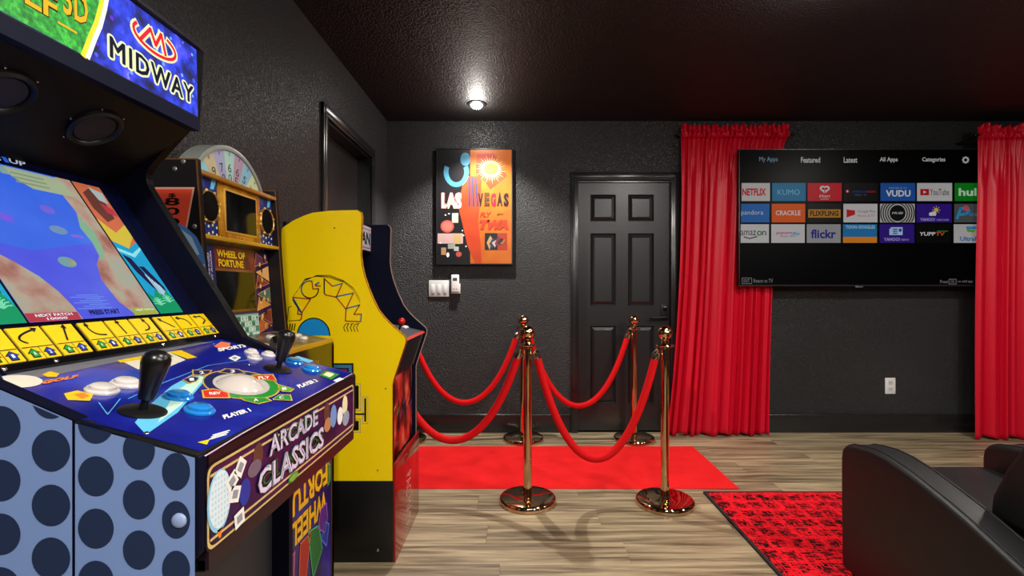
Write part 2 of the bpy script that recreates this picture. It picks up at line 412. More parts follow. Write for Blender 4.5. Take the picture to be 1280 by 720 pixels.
# ------------------------------------------------------------------ ceiling downlights (real lamps)
LENS = mat('lamp_lens', '#fff6ea', .4, emit=90)
def downlight(x, y, watts, rad, label):
    o = thing('downlight', (x, y, CEIL), label, 'ceiling light', 'round ceiling downlights')
    MB().lathe([(rad+.028, 0), (rad+.026, -.006), (rad+.004, -.012), (rad, -.01)], (x, y, CEIL), BLK, k=32, caps=False).build('trim_ring', o, smooth=True)
    MB().lathe([(rad, -.009), (rad*.95, -.020), (rad*.7, -.029), (1e-6, -.034)], (x, y, CEIL), LENS, k=24).build('lens', o, smooth=True)
    ld = bpy.data.lights.new('lamp', 'SPOT'); ld.energy = watts; ld.spot_size = math.radians(112 if rad < .05 else 178); ld.spot_blend = .55 if rad < .05 else .45; ld.color = (1, .95, .89); ld.shadow_soft_size = .02 if rad < .05 else .1
    lo = bpy.data.objects.new('lamp', ld); COL.objects.link(lo); lo.parent = o; lo.location = (0, 0, -.06)
    sd = bpy.data.lights.new('lamp_spill', 'POINT'); sd.energy = 7 if rad < .05 else 15; sd.color = (1, .95, .89); sd.shadow_soft_size = .02
    so = bpy.data.objects.new('lamp_spill', sd); COL.objects.link(so); so.parent = o; so.location = (0, 0, -.065)
    return o
names = ['lit round downlight in the black ceiling above the orange poster', 'round ceiling downlight above the arcade cabinets, out of view',
         'round ceiling downlight above the armchair, out of view', 'round ceiling downlight before the right curtain, out of view',
         'round ceiling downlight behind the camera beside the left wall', 'round ceiling downlight behind the camera in the middle',
         'round ceiling downlight behind the camera on the far right']
for (x, y, wt, rd), nm in zip(LIGHTS, names): downlight(x, y, wt, rd, nm)
# ------------------------------------------------------------------ arcade cabinets
NAVY = mat('cabinet_navy', '#05071a', .5, spec=.12); NAVYF = mat('cabinet_navy_face', '#050920', .5, spec=.12)
INK = mat('ink_black', '#070708', .4); YEL = mat('print_yellow', '#d8b40a', .4); GRN = mat('print_green', '#17802f', .4)
BLU = mat('print_blue', '#1c2f8f', .4); RED = mat('print_red', '#c8261c', .4); WHT = mat('print_white', '#e4e2dc', .4)
ORG = mat('print_orange', '#e07a1c', .4); CRM = mat('print_cream', '#e3d9a8', .4); CYA = mat('print_cyan', '#5cb4d8', .35)
PUR = mat('print_purple', '#3a1f63', .4); GRY = mat('print_grey', '#8c8c92', .4); LIL = mat('print_lilac', '#cfc3dc', .4)
def trim_strip(name, pts, y0, y1, m, parent, t=.0025):
    """edge moulding that follows a profile of (x, z) points"""
    b = MB()
    for (a, c), (d, e) in zip(pts, pts[1:]):
        v = Vector((d-a, e-c)).normalized(); q = Vector((v.y, -v.x))*t
        b.prism([(a, y0-.0008, c), (d, y0-.0008, e), (d+q.x, y0-.0008, e+q.y), (a+q.x, y0-.0008, c+q.y)], (0, y1-y0+.0016, 0), m)
    return b.build(name, parent)
def round_poly(pts, rads, k=5):
    """round chosen corners of a 2D outline"""
    out = []; n = len(pts)
    for i, p in enumerate(pts):
        r = rads.get(i, 0); p = Vector(p)
        if not r: out.append(tuple(p)); continue
        a = Vector(pts[i-1]); b = Vector(pts[(i+1) % n]); da = (a-p).normalized(); db = (b-p).normalized()
        A = p+da*r; B = p+db*r
        for j in range(k+1):
            t = j/k; q = A*(1-t)**2+p*2*t*(1-t)+B*t*t; out.append(tuple(q))
    return out
def emat(name, col, e): return mat('glow_'+name, col, .4, emit=e)

# ---- cabinet one: sports and river game, dotted side
def cabinet_dotted():
    Y0, Y1, PT = .508, 1.0, .016
    root = thing('arcade_cabinet', (-.7, .754, 0), 'big blue arcade cabinet with polka-dot side, trackball deck and lit marquee, nearest of three', 'arcade cabinet', 'arcade cabinets along the left wall')
    prof = [(-.634, 1.676), (-.642, 1.534), (-.747, 1.418), (-.545, 1.098), (-.455, 1.059), (-.455, 0), (-1.062, 0), (-1.062, 1.676)]
    rp = round_poly(prof, {2: .03, 0: .01})
    DOTB = mat('dotted_side_blue', '#7892c6', .42); DOT = mat('dotted_side_navy', '#202e4c', .42)
    for y in (Y0, Y1-PT):
        sp = MB().prism([(x, y, z) for x, z in rp], (0, PT, 0), NAVY)
        sp.build('side_panel', root)
    trim_strip('edge_moulding', rp[1:-4], Y1-PT, Y1, BLK, root); trim_strip('edge_moulding', rp[1:-4], Y0, Y0+PT, BLK, root)
    # control box: side pieces, front, underside
    F0, F1, BZ = -.327, -.455, .89
    for y, m in ((Y0, NAVY), (Y1-PT, BLK)):
        MB().prism([(F1+.0005, y, 1.0577), (F0, y, 1.022), (F0, y, BZ+.03), (F0-.03, y, BZ), (F1+.0005, y, BZ)], (0, PT, 0), m).build('control_box_side', root, bevel=.004)
    # printed dots on the near side
    FS = Frame((0, Y0, 0), (1, 0, 0), (0, 0, 1))
    ds = MB()
    ds.flat(FS, [(-1.06, .002), (-.4565, .002), (-.4565, 1.0583), (-.545, 1.0965), (-.60, 1.18), (-1.06, 1.18)], .0006, DOTB)
    ds.flat(FS, [(-.4535, BZ+.001), (F0-.004, BZ+.001), (F0-.004, 1.0205), (-.4535, 1.0555)], .0006, DOTB)
    def dot(px, py, rx, ry, clip=None):
        u, v = FS.uv(px, py); ru = rx*Y0/FP; rv = ry*Y0/FP; pts = []
        for i in range(28):
            a = 2*PI*i/28; x = u+ru*math.cos(a); z = v+rv*math.sin(a)
            top = 1.0583-(x+.4565)*.43 if x < -.4565 else 1.0583-(x+.4565)*.2747
            z = min(z, top-.001)
            if clip: x = min(max(x, clip[0]), clip[1])
            pts.append((x, z))
        ds.flat(FS, pts, .0012, DOT)
    for px, rx, ry, ys in ((2, 25, 26, [533, 600, 667, 734, 801]), (65, 24, 26, [497, 563, 631, 697, 764]), (121, 22.3, 25, [529, 594.7, 660, 725, 790]),
                           (174.7, 20, 24.5, [562, 624, 686.7]), (221, 17.5, 23.5, [589, 649, 711])):
        for y in ys: dot(px, y, rx, ry, (-.453, F0-.005) if px > 93 else (-1.06, -.457))
    for i in range(1, 8):
        for y in range(9): dot(2-63*i, (533 if i % 2 == 0 else 497)+67*y, 25, 26, (-1.06, -.457))
    d_ = ds.build('dotted_side_print', root, label='slate blue print with dark navy dots')
    MB().ball(FS.p(*FS.uv(225, 650), .0012), .0078, mat('cap_blue', '#93a5cf', .35), axis=FS.N, a0=0, sq=.45).build('screw_cap', root, smooth=True, label='pale blue round cap')
    # shell: back, top, lower front, underside of the marquee, bezel
    ya, yb = Y0+PT, Y1-PT
    MB().box(-1.062, -1.046, ya, yb, 0, 1.66, NAVY).build('back_panel', root)
    MB().box(-1.046, -.64, ya, yb, 1.664, 1.676, NAVY).build('top_panel', root)
    MB().box(-.503, -.489, ya, yb, 0, 1.05, DGREY).build('lower_front_panel', root)
    MB().prism([(-.489, ya, BZ+.004), (F0-.004, ya, BZ+.004), (F0-.004, ya, BZ+.016), (-.489, ya, BZ+.016)], (0, yb-ya, 0), BLK).build('control_box_underside', root)
    und = Frame((-.642, ya, 1.512), (0, 1, 0), Vector((-.17, 0, -.12)))      # normal points down and forward
    if und.N.z > 0: und = Frame((-.642, yb, 1.512), (0, -1, 0), Vector((-.17, 0, -.12)))
    MB().slab(und, 0, yb-ya, 0, .196, -.012, 0, mat('speaker_panel', '#0a080c', .5, spec=.15)).build('speaker_panel', root)
    for px, py in ((118, 159), (None, None)):
        if px: u, v = und.uv(px, py)
        else: u = (yb-ya)-u
        c = und.p(u, v, 0); g = MB()
        g.lathe([(.041, 0), (.041, .005), (.037, .009), (.033, .006), (.032, .003)], c, BLK, und.N, 36, caps=False)
        g.build('speaker_ring', root, smooth=True)
        MB().lathe([(.032, .001), (.030, .004), (1e-6, .0045)], c, mat('speaker_mesh', '#101218', .6, bump=(900, .6, .001)), und.N, 36).build('speaker_grille', root, smooth=True)
        sc = MB()
        for k in range(6): sc.ball(c+und.U*math.cos(k*PI/3)*.044+und.V*math.sin(k*PI/3)*.044, .0022, CHROME, und.N, 8, a0=0)
        o = sc.build('speaker_screws', root); o['kind'] = 'stuff'
    # lit marquee
    FM = Frame((-.636, 0, 1.6), (0, 1, 0), (-.02, 0, 1.0))
    MB().slab(FM, ya, yb, -.068, .070, -.02, 0, BLK).build('marquee_box', root)
    MB().box(-.655, -.632, ya, yb, 1.506, 1.53, NAVYF).build('marquee_retainer', root)
    MB().prism([(-.648, ya, 1.664), (-.630, ya, 1.670), (-.630, ya, 1.676), (-.648, ya, 1.676)], (0, yb-ya, 0), BLK).build('marquee_retainer', root)
    ms = MB(); E = 1.0
    blue = noise_mat('glow_marquee_blue', ((.30, '#050a30'), (.44, '#0a1c88'), (.56, '#1c38d0'), (.66, '#4a48e0'), (.80, '#8fc0ff')), (1, 1, 1), 32, 3, .3, emit=1.5)
    green = noise_mat('glow_marquee_grass', ((.3, '#0c6a16'), (.5, '#1f9a26'), (.7, '#45c83a')), (1, 1, 1), 130, 3, .4, emit=1.25)
    ms.rect(FM, ya+.002, yb-.003, -.066, .066, .0004, blue)
    nx = lambda t: (t[0], t[1])
    # green left half with its curved edge
    edge = [(134, -40), (130, -14), (126, 8), (120, 30), (113, 46), (104, 60)]
    eg = [FM.uv(*q) for q in edge]
    eg[-1] = (eg[-1][0], -.066); eg[0] = (eg[0][0], .066)
    ms.flat(FM, [(ya+.002, -.066)]+[eg[-1]]+eg[-2:0:-1]+[eg[0], (ya+.002, .066)], .0008, green)
    ms.line(FM, eg, .010, .0012, emat('edge_yellow', '#d8d838', .9)); ms.line(FM, [(a+.006, b) for a, b in eg], .007, .0016, emat('edge_white', '#e8eef8', .95))
    gold, gdk = emat('marquee_gold', '#d8a81c', .95), emat('marquee_brown', '#3c2408', .4)
    lt = [('3D', (74, 14), (101, 34), (101, -2), (74, -24)), ('GOLF', (-62, -52), (72, 30), (72, 2), (-62, -88)), ('GOLDEN TEE', (-260, -170), (66, 6), (66, -26), (-260, -230))]
    ltr = MB(); ltr2 = MB(); emb = MB()
    u0, v0 = FM.uv(75, 13); u1, v1 = FM.uv(104, 29)
    for dx, m, n, bo in ((.0012, gdk, .0012, .05), (0, gold, .0018, .02)):
        ltr2.text(FM, '3D', .691+dx, .731+dx, -.022-dx, .024-dx, n, m, bold=bo)
        ltr2.text(FM, 'GOLDEN TEE', .538+dx, .684+dx, .012-dx, .046-dx, n, m, bold=bo)
        ltr2.text(FM, 'GOLF', .556+dx, .682+dx, -.040-dx, -.004-dx, n, m, bold=bo)
    ltr2.rect(FM, .682, .712, -.041, -.038, .0018, gold)
    halo, dark, lred = emat('marquee_halo', '#dfe8b0', .95), emat('marquee_ink', '#0c1238', .3), emat('marquee_red', '#d81c30', .95)
    for n, m, g in ((.0012, halo, .0052), (.0018, dark, .0012)):
        for q in range(12):
            du, dv = g*math.cos(q*PI/6), g*.85*math.sin(q*PI/6)
            ltr.text(FM, 'MIDWAY', .770+du, .966+du, -.046+dv, -.014+dv, n+.00002*q, m, bold=.0, space=1.14)
    # emblem: an open ring around a sharp double peak
    cu, cv = .868, .026
    ring = [(cu+.050*math.cos(a), cv+.021*math.sin(a)+.0) for a in [math.radians(q) for q in range(150, 425, 11)]]
    pk = [(cu-.036, cv-.014), (cu-.012, cv+.016), (cu, cv-.006), (cu+.014, cv+.02), (cu+.024, cv-.012)]
    for n, m, ww in ((.0012, halo, .0125), (.0018, lred, .0055)):
        emb.line(FM, ring, ww, n, m); emb.line(FM, pk, ww*1.15, n, m)
    sp_ = MB(); rnd = random.Random(3)
    for i in range(46):
        u = rnd.uniform(.74, .975); v = rnd.uniform(-.062, .062); rr = rnd.uniform(.0015, .0045)
        sp_.ell(FM, u, v, rr, rr, .0009, emat('spark%d' % (i % 3), ('#4a58e8', '#6fa8ff', '#5a2fd0')[i % 3], .9), 10)
    ms.build('marquee_print', root); ltr.build('marquee_lettering', root); ltr2.build('game_title', root); emb.build('marquee_emblem', root); o = sp_.build('marquee_sparks', root); o['kind'] = 'stuff'
    # bezel and screen
    P0 = Vector((-.63, 0, 1.15)); P1 = Vector((-.7875, 0, 1.384)); V = (P1-P0)
    FSn = Frame(P0, (0, 1, 0), V); H = V.length
    MB().slab(FSn, ya, yb, -.012, H+.075, -.016, -.004, mat('bezel_navy', '#040822', .25, spec=.25)).build('screen_bezel', root)
    S0, S1 = .578, .932
    MB().slab(FSn, S0, S1, 0, H, -.004, -.001, BLKG).build('monitor', root)
    s = MB(); n = -.0006
    river = noise_mat('glow_river', ((.3, '#1c58d8'), (.5, '#2a62e0'), (.7, '#3470e4')), (1, 1, 1), 9, 3, .3, emit=1.0)
    river2 = noise_mat('glow_river_low', ((.3, '#3c46dc'), (.5, '#4450e0'), (.7, '#5060e4')), (1, 1, 1), 9, 3, .3, emit=.95)
    bank = noise_mat('glow_bank', ((.30, '#a06450'), (.42, '#b88a78'), (.55, '#b8a890'), (.68, '#a8b09c')), (1, 1, 1), 22, 3, .3, emit=.85)
    g0 = S0+.062; g1 = S1-.062
    s.rect(FSn, g0, g1, 0, H, n, river2)
    s.flat(FSn, [(g0, H*.48), (g0+.07, H*.42), (g1-.06, H*.5), (g1, H*.55), (g1, H), (g0, H)], n+.0002, river)
    def sub(pts): return [(g0+(g1-g0)*a, H*b) for a, b in pts]
    s.flat(FSn, sub([(0, 0), (.34, 0), (.33, .08), (.30, .17), (.24, .26), (.15, .34), (.05, .41), (0, .45)]), n+.0004, bank)
    s.flat(FSn, sub([(0, .45), (.05, .41), (.12, .46), (.09, .58), (0, .66)]), n+.0004, emat('violet', '#5a48c8', .6))
    s.flat(FSn, sub([(1, 0), (.78, 0), (.70, .10), (.68, .25), (.73, .36), (.80, .42), (.82, .52), (.80, .62), (.86, .74), (.84, .86), (.88, 1), (1, 1)]), n+.0004, bank)
    s.flat(FSn, sub([(.80, .42), (.82, .52), (.80, .62), (.85, .72), (.90, .60), (.88, .48), (.80, .38)]), n+.0006, emat('bank_green', '#7fae90', .55))
    s.flat(FSn, sub([(.48, .99), (.90, .99), (.95, .86), (.62, .86), (.52, .92)]), n+.0006, emat('score_box', '#a8b898', .55))
    s.flat(FSn, sub([(.42, .985), (.50, .99), (.52, .93), (.46, .93)]), n+.0007, emat('score_box2', '#88a8a8', .55))
    s.flat(FSn, sub([(0, 0), (.33, 0), (.33, .045), (0, .05)]), n+.0006, emat('red_box', '#a83848', .6))
    s.flat(FSn, sub([(.76, .0), (.99, .0), (.99, .05), (.78, .055)]), n+.0006, emat('green_box', '#9aa838', .6))
    for a, b, rx, ry, c in ((.28, .62, .04, .03, '#6a58d8'), (.62, .72, .05, .03, '#6860d0'), (.60, .58, .06, .03, '#6a8ab0'), (.50, .36, .06, .035, '#6c98a0'), (.53, .36, .03, .02, '#98a078'), (.72, .55, .05, .012, '#7a66d0')):
        s.ell(FSn, g0+(g1-g0)*a, H*b, rx*(g1-g0)*1.1, ry*H, n+.0008, emat('tube'+c[1:], c, .6), 14)
    for k in range(8): s.rect(FSn, g0+.08+.012*(k % 3), g1-.09-.01*(k % 2), H*(.06+.012*k), H*(.063+.012*k), n+.0007, emat('ripple', '#7aa0f0', .6))
    white = emat('white', '#d8e0e8', .7)
    s.text(FSn, 'NEXT PATCH', g0+.012, g0+.066, H*.026, H*.042, n+.001, white); s.text(FSn, '10000', g0+.025, g0+.055, H*.006, H*.02, n+.001, white)
    s.text(FSn, 'NEXT PATCH', g1-.046, g1-.006, H*.028, H*.042, n+.001, white)
    s.text(FSn, 'PRESS START', g0+.095, g0+.15, H*.02, H*.05, n+.001, emat('ink', '#141830', .2), bold=.04)
    for k in range(3): s.rect(FSn, g0+.12, g0+.175, H*(.885+.03*k), H*(.897+.03*k), n+.001, emat('score_line', '#8aa080', .5))
    # side art left and right of the game: sky, waterfall, palms
    for a, b in ((S0, g0-.004), (g1+.004, S1)):
        ww = b-a
        q = lambda pts: [(a+ww*x, H*y) for x, y in pts]
        s.flat(FSn, q([(0, .45), (1, .45), (1, 1), (0, 1)]), n+.0002, emat('art_orange', '#c86a4a', .6))
        s.flat(FSn, q([(0, .55), (.5, .50), (1, .6), (1, .70), (.4, .62), (0, .72)]), n+.0004, emat('art_sand', '#c8b440', .65))
        s.flat(FSn, q([(.15, .92), (.5, .97), (.8, .86), (.75, .74), (.35, .70), (.15, .8)]), n+.0005, emat('art_brown', '#6a3c34', .55))
        s.flat(FSn, q([(.5, .98), (.95, .95), (.9, .86), (.6, .88)]), n+.0006, emat('art_pale', '#a8b8b8', .6))
        s.flat(FSn, q([(.55, .86), (.95, .82), (.95, .76), (.6, .78)]), n+.0006, emat('art_red', '#b83848', .6))
        s.flat(FSn, q([(0, 0), (1, 0), (1, .56), (.5, .50), (0, .55)]), n+.0003, emat('art_sea', '#1d9ac8', .62))
        s.flat(FSn, q([(0, .50), (.5, .46), (1, .52), (1, .5), (.5, .43), (0, .47)]), n+.0005, emat('art_foam', '#8ad8e8', .62))
        s.flat(FSn, q([(.05, .45), (.3, .42), (.55, .22), (.62, .12), (.4, .2), (.15, .32)]), n+.0005, emat('art_cliff', '#221a4a', .5))
        s.flat(FSn, q([(.40, .36), (.62, .36), (.9, .2), (.85, .12), (.62, .24)]), n+.00055, emat('art_cliff', '#221a4a', .5))
        for k in range(5): s.flat(FSn, q([(.42+.07*k, .30-.02*k), (.45+.07*k, .30-.02*k), (.60+.08*k, .10), (.56+.08*k, .10)]), n+.0007, emat('art_fall', '#c8e8f4', .6))
        s.flat(FSn, q([(0, 0), (1, 0), (1, .08), (.85, .17), (.6, .13), (.4, .18), (.2, .12), (0, .16)]), n+.0008, emat('art_palm', '#149060', .6))
        for cx_, cy_ in ((.25, .06), (.7, .08)):
            for k in range(9):
                t = PI*(.08+.84*k/8); s.line(FSn, [(a+ww*cx_, H*cy_), (a+ww*(cx_+.13*math.cos(t)), H*(cy_+.055*math.sin(t))), (a+ww*(cx_+.24*math.cos(t)), H*(cy_+.06*math.sin(t)))], .0018, n+.001, emat('art_frond', '#7ad8b0', .6))
    s.build('screen_picture', root, label='lit river game picture')
    # name on the bezel
    b = MB(); wt = emat('bezel_white', '#c8d4e8', .5)
    b.text(FSn, 'ARCADE', .700, .767, H+.011, H+.022, -.0035, wt, shear=.25); b.text(FSn, '1', .769, .776, H+.010, H+.025, -.0035, emat('bezel_blue', '#2a62d8', .6)); b.text(FSn, 'UP', .778, .806, H+.011, H+.022, -.0035, wt, shear=.25)
    b.build('bezel_lettering', root)
    # yellow shot cards
    FC = Frame((-.594, 0, 1.1055), (0, 1, 0), (-.033, 0, .040)); CHh = .0515
    MB().slab(FC, ya, yb, -.010, CHh+.002, -.018, 0, BLKG).build('card_rail', root)
    arrows = [[(.2, .2), (.3, .6), (.75, .75)], [(.3, .2), (.2, .5), (.75, .8)], [(.45, .15), (.65, .8)], [(.75, .2), (.35, .35), (.25, .8)], [(.5, .15), (.45, .82)], [(.35, .2), (.65, .35), (.6, .8)],
              [(.75, .2), (.25, .75)], [(.7, .2), (.6, .6), (.2, .75)], [(.4, .2), (.75, .45), (.6, .75), (.25, .75)]]
    cw = .0423; gp_ = .0045; u = .5555
    for g in range(3):
        for k in range(3):
            a0 = u+k*(cw+gp_)
            c = MB().slab(FC, a0, a0+cw, 0, CHh-.002, 0, .0018, YEL).build('shot_card', root)
            p = MB(); nn = .0022; sp = CHh*.36
            p.rect(FC, a0+.001, a0+cw-.001, sp-.0006, sp+.0006, nn, INK); p.rect(FC, a0+cw*.5-.0004, a0+cw*.5+.0004, 0, sp, nn, INK)
            ar = [(a0+cw*x, sp+(CHh-sp)*yy) for x, yy in arrows[g*3+k]]
            if len(ar) == 3: A_, B_, C_ = [Vector(q) for q in ar]; B_ = B_*2-(A_+C_)/2; ar = [tuple(A_*(1-t)**2+B_*2*t*(1-t)+C_*t*t) for t in [i/8 for i in range(9)]]
            p.line(FC, ar, .0026, nn, INK)
            t = (Vector(ar[-1])-Vector(ar[-2])).normalized(); q = Vector((-t.y, t.x)); e = Vector(ar[-1])
            p.flat(FC, [tuple(e+t*.006), tuple(e+q*.0042-t*.002), tuple(e-q*.0042-t*.002)], nn+.0002, INK)
            for ux, m in ((.26, GRN), (.74, BLU)):
                cx_ = a0+cw*ux; cy_ = sp*.5
                p.flat(FC, [(cx_-.0088, cy_), (cx_, cy_+.0075), (cx_+.0088, cy_), (cx_+.005, cy_), (cx_+.005, cy_-.007), (cx_-.005, cy_-.007), (cx_-.005, cy_)], nn, INK); p.flat(FC, [(cx_-.0065, cy_+.0008), (cx_, cy_+.006), (cx_+.0065, cy_+.0008), (cx_+.0036, cy_), (cx_+.0036, cy_-.0056), (cx_-.0036, cy_-.0056), (cx_-.0036, cy_)], nn+.0002, m)
                p.text(FC, 'A' if m is GRN else str(k+1), cx_-.0015, cx_+.0015, cy_-.003, cy_+.002, nn+.0004, WHT)
            p.build('card_print', c)
        u += 3*cw+2*gp_+.0095
    for px, py in ((62, 441), (204, 430), (268, 419), (0, 455)):
        uu, vv = FC.uv(px, py); MB().ball(FC.p(uu, -.005, 0), .0032, CHROME, FC.N, 12, a0=0, sq=.6).build('bolt', root, smooth=True)
    # control deck
    FDk = Frame((-.327, 0, 1.022), (0, 1, 0), (-.273, 0, .073)); DL = math.hypot(.273, .073)
    DECKB = noise_mat('deck_blue', ((.35, '#0e1470'), (.5, '#151d84'), (.65, '#2236a0')), (1, 1, 1), 9, 3, .16)
    MB().slab(FDk, Y0+.0005, Y1-.0005, .001, DL+.012, -.014, .001, BLK).build('control_deck', root, bevel=.003)
    a = MB(); n = .0014
    a.rect(FDk, Y0+.008, Y1-.008, .004, DL+.006, n, DECKB)
    a.flat(FDk, [FDk.uv(*q) for q in ((8, 466), (232, 430), (268, 428), (140, 455), (60, 472), (8, 476))], n+.0003, mat('deck_reflection', '#6a6a72', .3))  # greyish wood reflection painted flat along the back of the deck
    def plate(cx_, cy_, pts, m, edge): 
        q = [(cx_+x, cy_+y) for x, y in pts]
        a.flat(FDk, q, n+.0006, edge); cX = sum(k[0] for k in q)/len(q); cY = sum(k[1] for k in q)/len(q)
        a.flat(FDk, [(cX+(x-cX)*.86, cY+(y-cY)*.82) for x, y in q], n+.0009, m)
    tb = FDk.uv(300, 483)
    GOLDP = mat('print_gold', '#c9a43a', .35)
    # ring round the trackball with its eight direction plates
    NV = mat('print_navy', '#141c50', .35)
    def pxe(rx, ry, k=40, a0=0, a1=2*PI):
        o_ = []
        for i in range(k+1):
            t = a0+(a1-a0)*i/k; x, y = rx*math.cos(t), ry*math.sin(t); o_.append((301+x*.993-y*.11, 482.5+x*.11+y*.993))
        return o_
    a.px(FDk, pxe(49, 18)[:-1], n+.0005, GOLDP)
    for a0, m in ((-70, GRN), (110, NV)):
        a.px(FDk, pxe(47, 17, 20, math.radians(a0), math.radians(a0+180))+pxe(36, 13, 20, math.radians(a0+180), math.radians(a0)), n+.0008, m)
    a.px(FDk, pxe(36, 13)[:-1], n+.0010, mat('print_silver', '#b4aea8', .3))
    plates = (([(227, 477), (236, 482), (246, 478.5), (249, 474), (239, 471.5)], NV, '1'), ([(239.4, 464), (240, 471), (254, 472), (262, 468.5), (265, 464.7)], NV, '2'),
              ([(272, 467.5), (280, 462.5), (298, 463), (307, 468.6), (296, 470)], NV, '3'), ([(313, 470.5), (341, 469.3), (346, 478.3), (331, 477), (319, 475.5)], RED, 'FLY'),
              ([(346.7, 481.8), (368, 488), (363, 492), (352, 491.5), (347, 487)], mat('print_lime', '#5a9a2c', .35), 'B'), ([(349, 495), (363, 495), (365.4, 503), (341, 502), (340, 500.5)], GRN, 'C'),
              ([(298, 499), (333, 499), (340, 503), (323, 507.5), (304, 503)], GRN, 'A'), ([(251, 490), (266, 487.5), (286, 493), (287.5, 500), (253, 500)], RED, 'REV'))
    for q, m, sym in plates:
        mx = sum(p[0] for p in q)/len(q); my = sum(p[1] for p in q)/len(q)
        a.px(FDk, q, n+.0012, GOLDP); a.px(FDk, [(mx+(x-mx)*.86, my+(y-my)*.78) for x, y in q], n+.0015, m)
        w_ = 2.2*len(sym)+.6; a.quadtext(FDk, sym, ((mx-w_, my+2.2), (mx+w_, my+1.4), (mx+w_-1, my-2), (mx-w_-1, my-1.2)), n+.0018, WHT, bold=.03)
    # swoosh, bills, white patches
    a.px(FDk, [(182, 545), (222, 517), (262, 470), (246, 466), (214, 484), (184, 510), (168, 530)], n+.0003, CYA)
    a.px(FDk, [(196, 531), (226, 508), (256, 474), (250, 471), (220, 490)], n+.0005, mat('print_mint', '#b9dcc8', .35))
    a.px(FDk, [(150, 452), (210, 441), (232, 451), (196, 466), (172, 463)], n+.0003, mat('print_sand', '#cfc9b4', .35))
    a.px(FDk, [(146, 452), (186, 445), (190, 448), (150, 455)], n+.0005, YEL)
    a.px(FDk, [(210, 441), (226, 439), (246, 448), (234, 450)], n+.0005, YEL); a.px(FDk, [(190, 447), (212, 444), (216, 447), (196, 450)], n+.0006, mat('print_teal', '#2a6a58', .35))
    a.px(FDk, [(22+31*math.cos(k*PI/12), 478.5+8*math.sin(k*PI/12)) for k in range(24)], n+.0005, mat('print_ball', '#d6cfbf', .35))
    a.quadtext(FDk, 'GOLF', ((50, 483), (96, 474), (98, 470), (54, 478)), n+.0008, ORG, bold=.06)
    a.px(FDk, [(52, 470), (62, 466), (74, 469), (70, 473), (58, 473)], n+.0006, YEL)
    a.px(FDk, [(79, 494), (96, 490), (116, 495), (112, 503), (84, 502)], n+.0006, YEL); a.px(FDk, [(92, 495), (104, 493), (112, 497), (102, 501)], n+.0009, ORG)
    a.px(FDk, [(267, 434), (276, 428), (288, 430), (286, 436), (276, 438)], n+.0006, mat('print_coral', '#e07a52', .35))
    a.quadtext(FDk, 'SPORTS', ((273, 441), (308, 435), (306, 431), (271, 437)), n+.0009, WHT, bold=.05)
    a.px(FDk, [(285, 449), (293, 445), (301, 448), (294, 453)], n+.0006, WHT); a.px(FDk, [(289, 449), (293, 447), (297, 448.5), (293, 451)], n+.0009, GRY)
    a.px(FDk, [(398, 470), (408, 464), (424, 469), (414, 476)], n+.0006, GRN); a.px(FDk, [(403, 470), (409, 466), (418, 469), (412, 473)], n+.0009, CRM)
    a.px(FDk, [(366, 448), (372, 446), (392, 452), (386, 455)], n+.0004, CYA)
    a.quadtext(FDk, 'PLAYER 1', ((280, 526), (314, 516), (310, 512), (277, 521)), n+.0008, WHT, bold=.05)
    a.quadtext(FDk, 'PLAYER 2', ((374, 487), (398, 478), (393, 475), (370, 483)), n+.0008, WHT, bold=.05)
    a.px(FDk, [(246, 555), (262, 551), (258, 558)], n+.0006, YEL)
    for k in range(3): a.pxline(FDk, [(262+2*k, 551-2.5*k), (282+2*k, 545-2.5*k)], .0022, n+.0006, WHT)
    a.px(FDk, [(416, 477), (424, 473), (430, 475), (421, 479)], n+.0006, WHT)
    a.pxline(FDk, [(160, 500), (196, 483), (260, 458), (330, 448)], .0012, n+.0004, CYA); a.pxline(FDk, [(123, 505), (134, 520), (150, 500)], .0010, n+.0004, CYA)
    a.pxline(FDk, [(256, 572), (300, 545), (350, 517), (400, 490), (440, 468)], .0018, n+.0004, mat('print_pink', '#c9a9c4', .35))
    a.build('deck_print', root, label='blue printed deck with direction plates')
    MB().ball(FDk.p(tb[0], tb[1], -.030), .046, mat('trackball', '#bdb3ac', .15), FDk.N, 36, a0=0).build('trackball', root, smooth=True, label='pale translucent trackball')
    def joystick(px, py):
        u, v = FDk.uv(px, py); c = FDk.p(u, v, n); ax = FDk.N
        MB().lathe([(.024, 0), (.024, .0015), (.021, .003), (.005, .0035)], c, BLK, ax, 36).build('joystick_washer', root, smooth=True)
        j = MB().lathe([(.0045, 0), (.0045, .017)], c, BLK, ax, 16); 
        j.build('joystick_shaft', root, smooth=True)
        MB().lathe([(.0085, .016), (.0092, .02), (.0108, .034), (.0135, .050), (.0148, .058), (.0143, .064), (.012, .069), (.0075, .0722), (1e-6, .0735)], c, mat('knob_black', '#0c0c0d', .28), ax, 32).build('joystick_knob', root, smooth=True)
    joystick(178, 516); joystick(347, 463)
    def button(px, py, m, r=.0135, lab=None):
        u, v = FDk.uv(px, py); c = FDk.p(u, v, n); ax = FDk.N
        MB().lathe([(r+.004, 0), (r+.004, .002), (r+.002, .004), (r, .0035)], c, m, ax, 28).build('button_ring', root, smooth=True)
        MB().lathe([(r-.0005, .003), (r-.0006, .0065), (r-.003, .008), (1e-6, .0075)], c, m, ax, 28).build('button_cap', root, smooth=True, label=lab)
    BB = mat('button_blue', '#1f7ac4', .12, coat=.6); BW = mat('button_clear', '#cfc8c4', .12, coat=.6)
    for q in ((222, 498), (249, 515)): button(*q, BB, lab='translucent blue button')
    for q in ((367, 454), (389, 463)): button(*q, BB, lab='translucent blue button')
    for q in ((127, 490), (157, 482)): button(*q, BW, lab='clear white button')
    for q in ((314, 442), (318, 449), (335, 445)): button(*q, BW, .009, lab='clear white button')
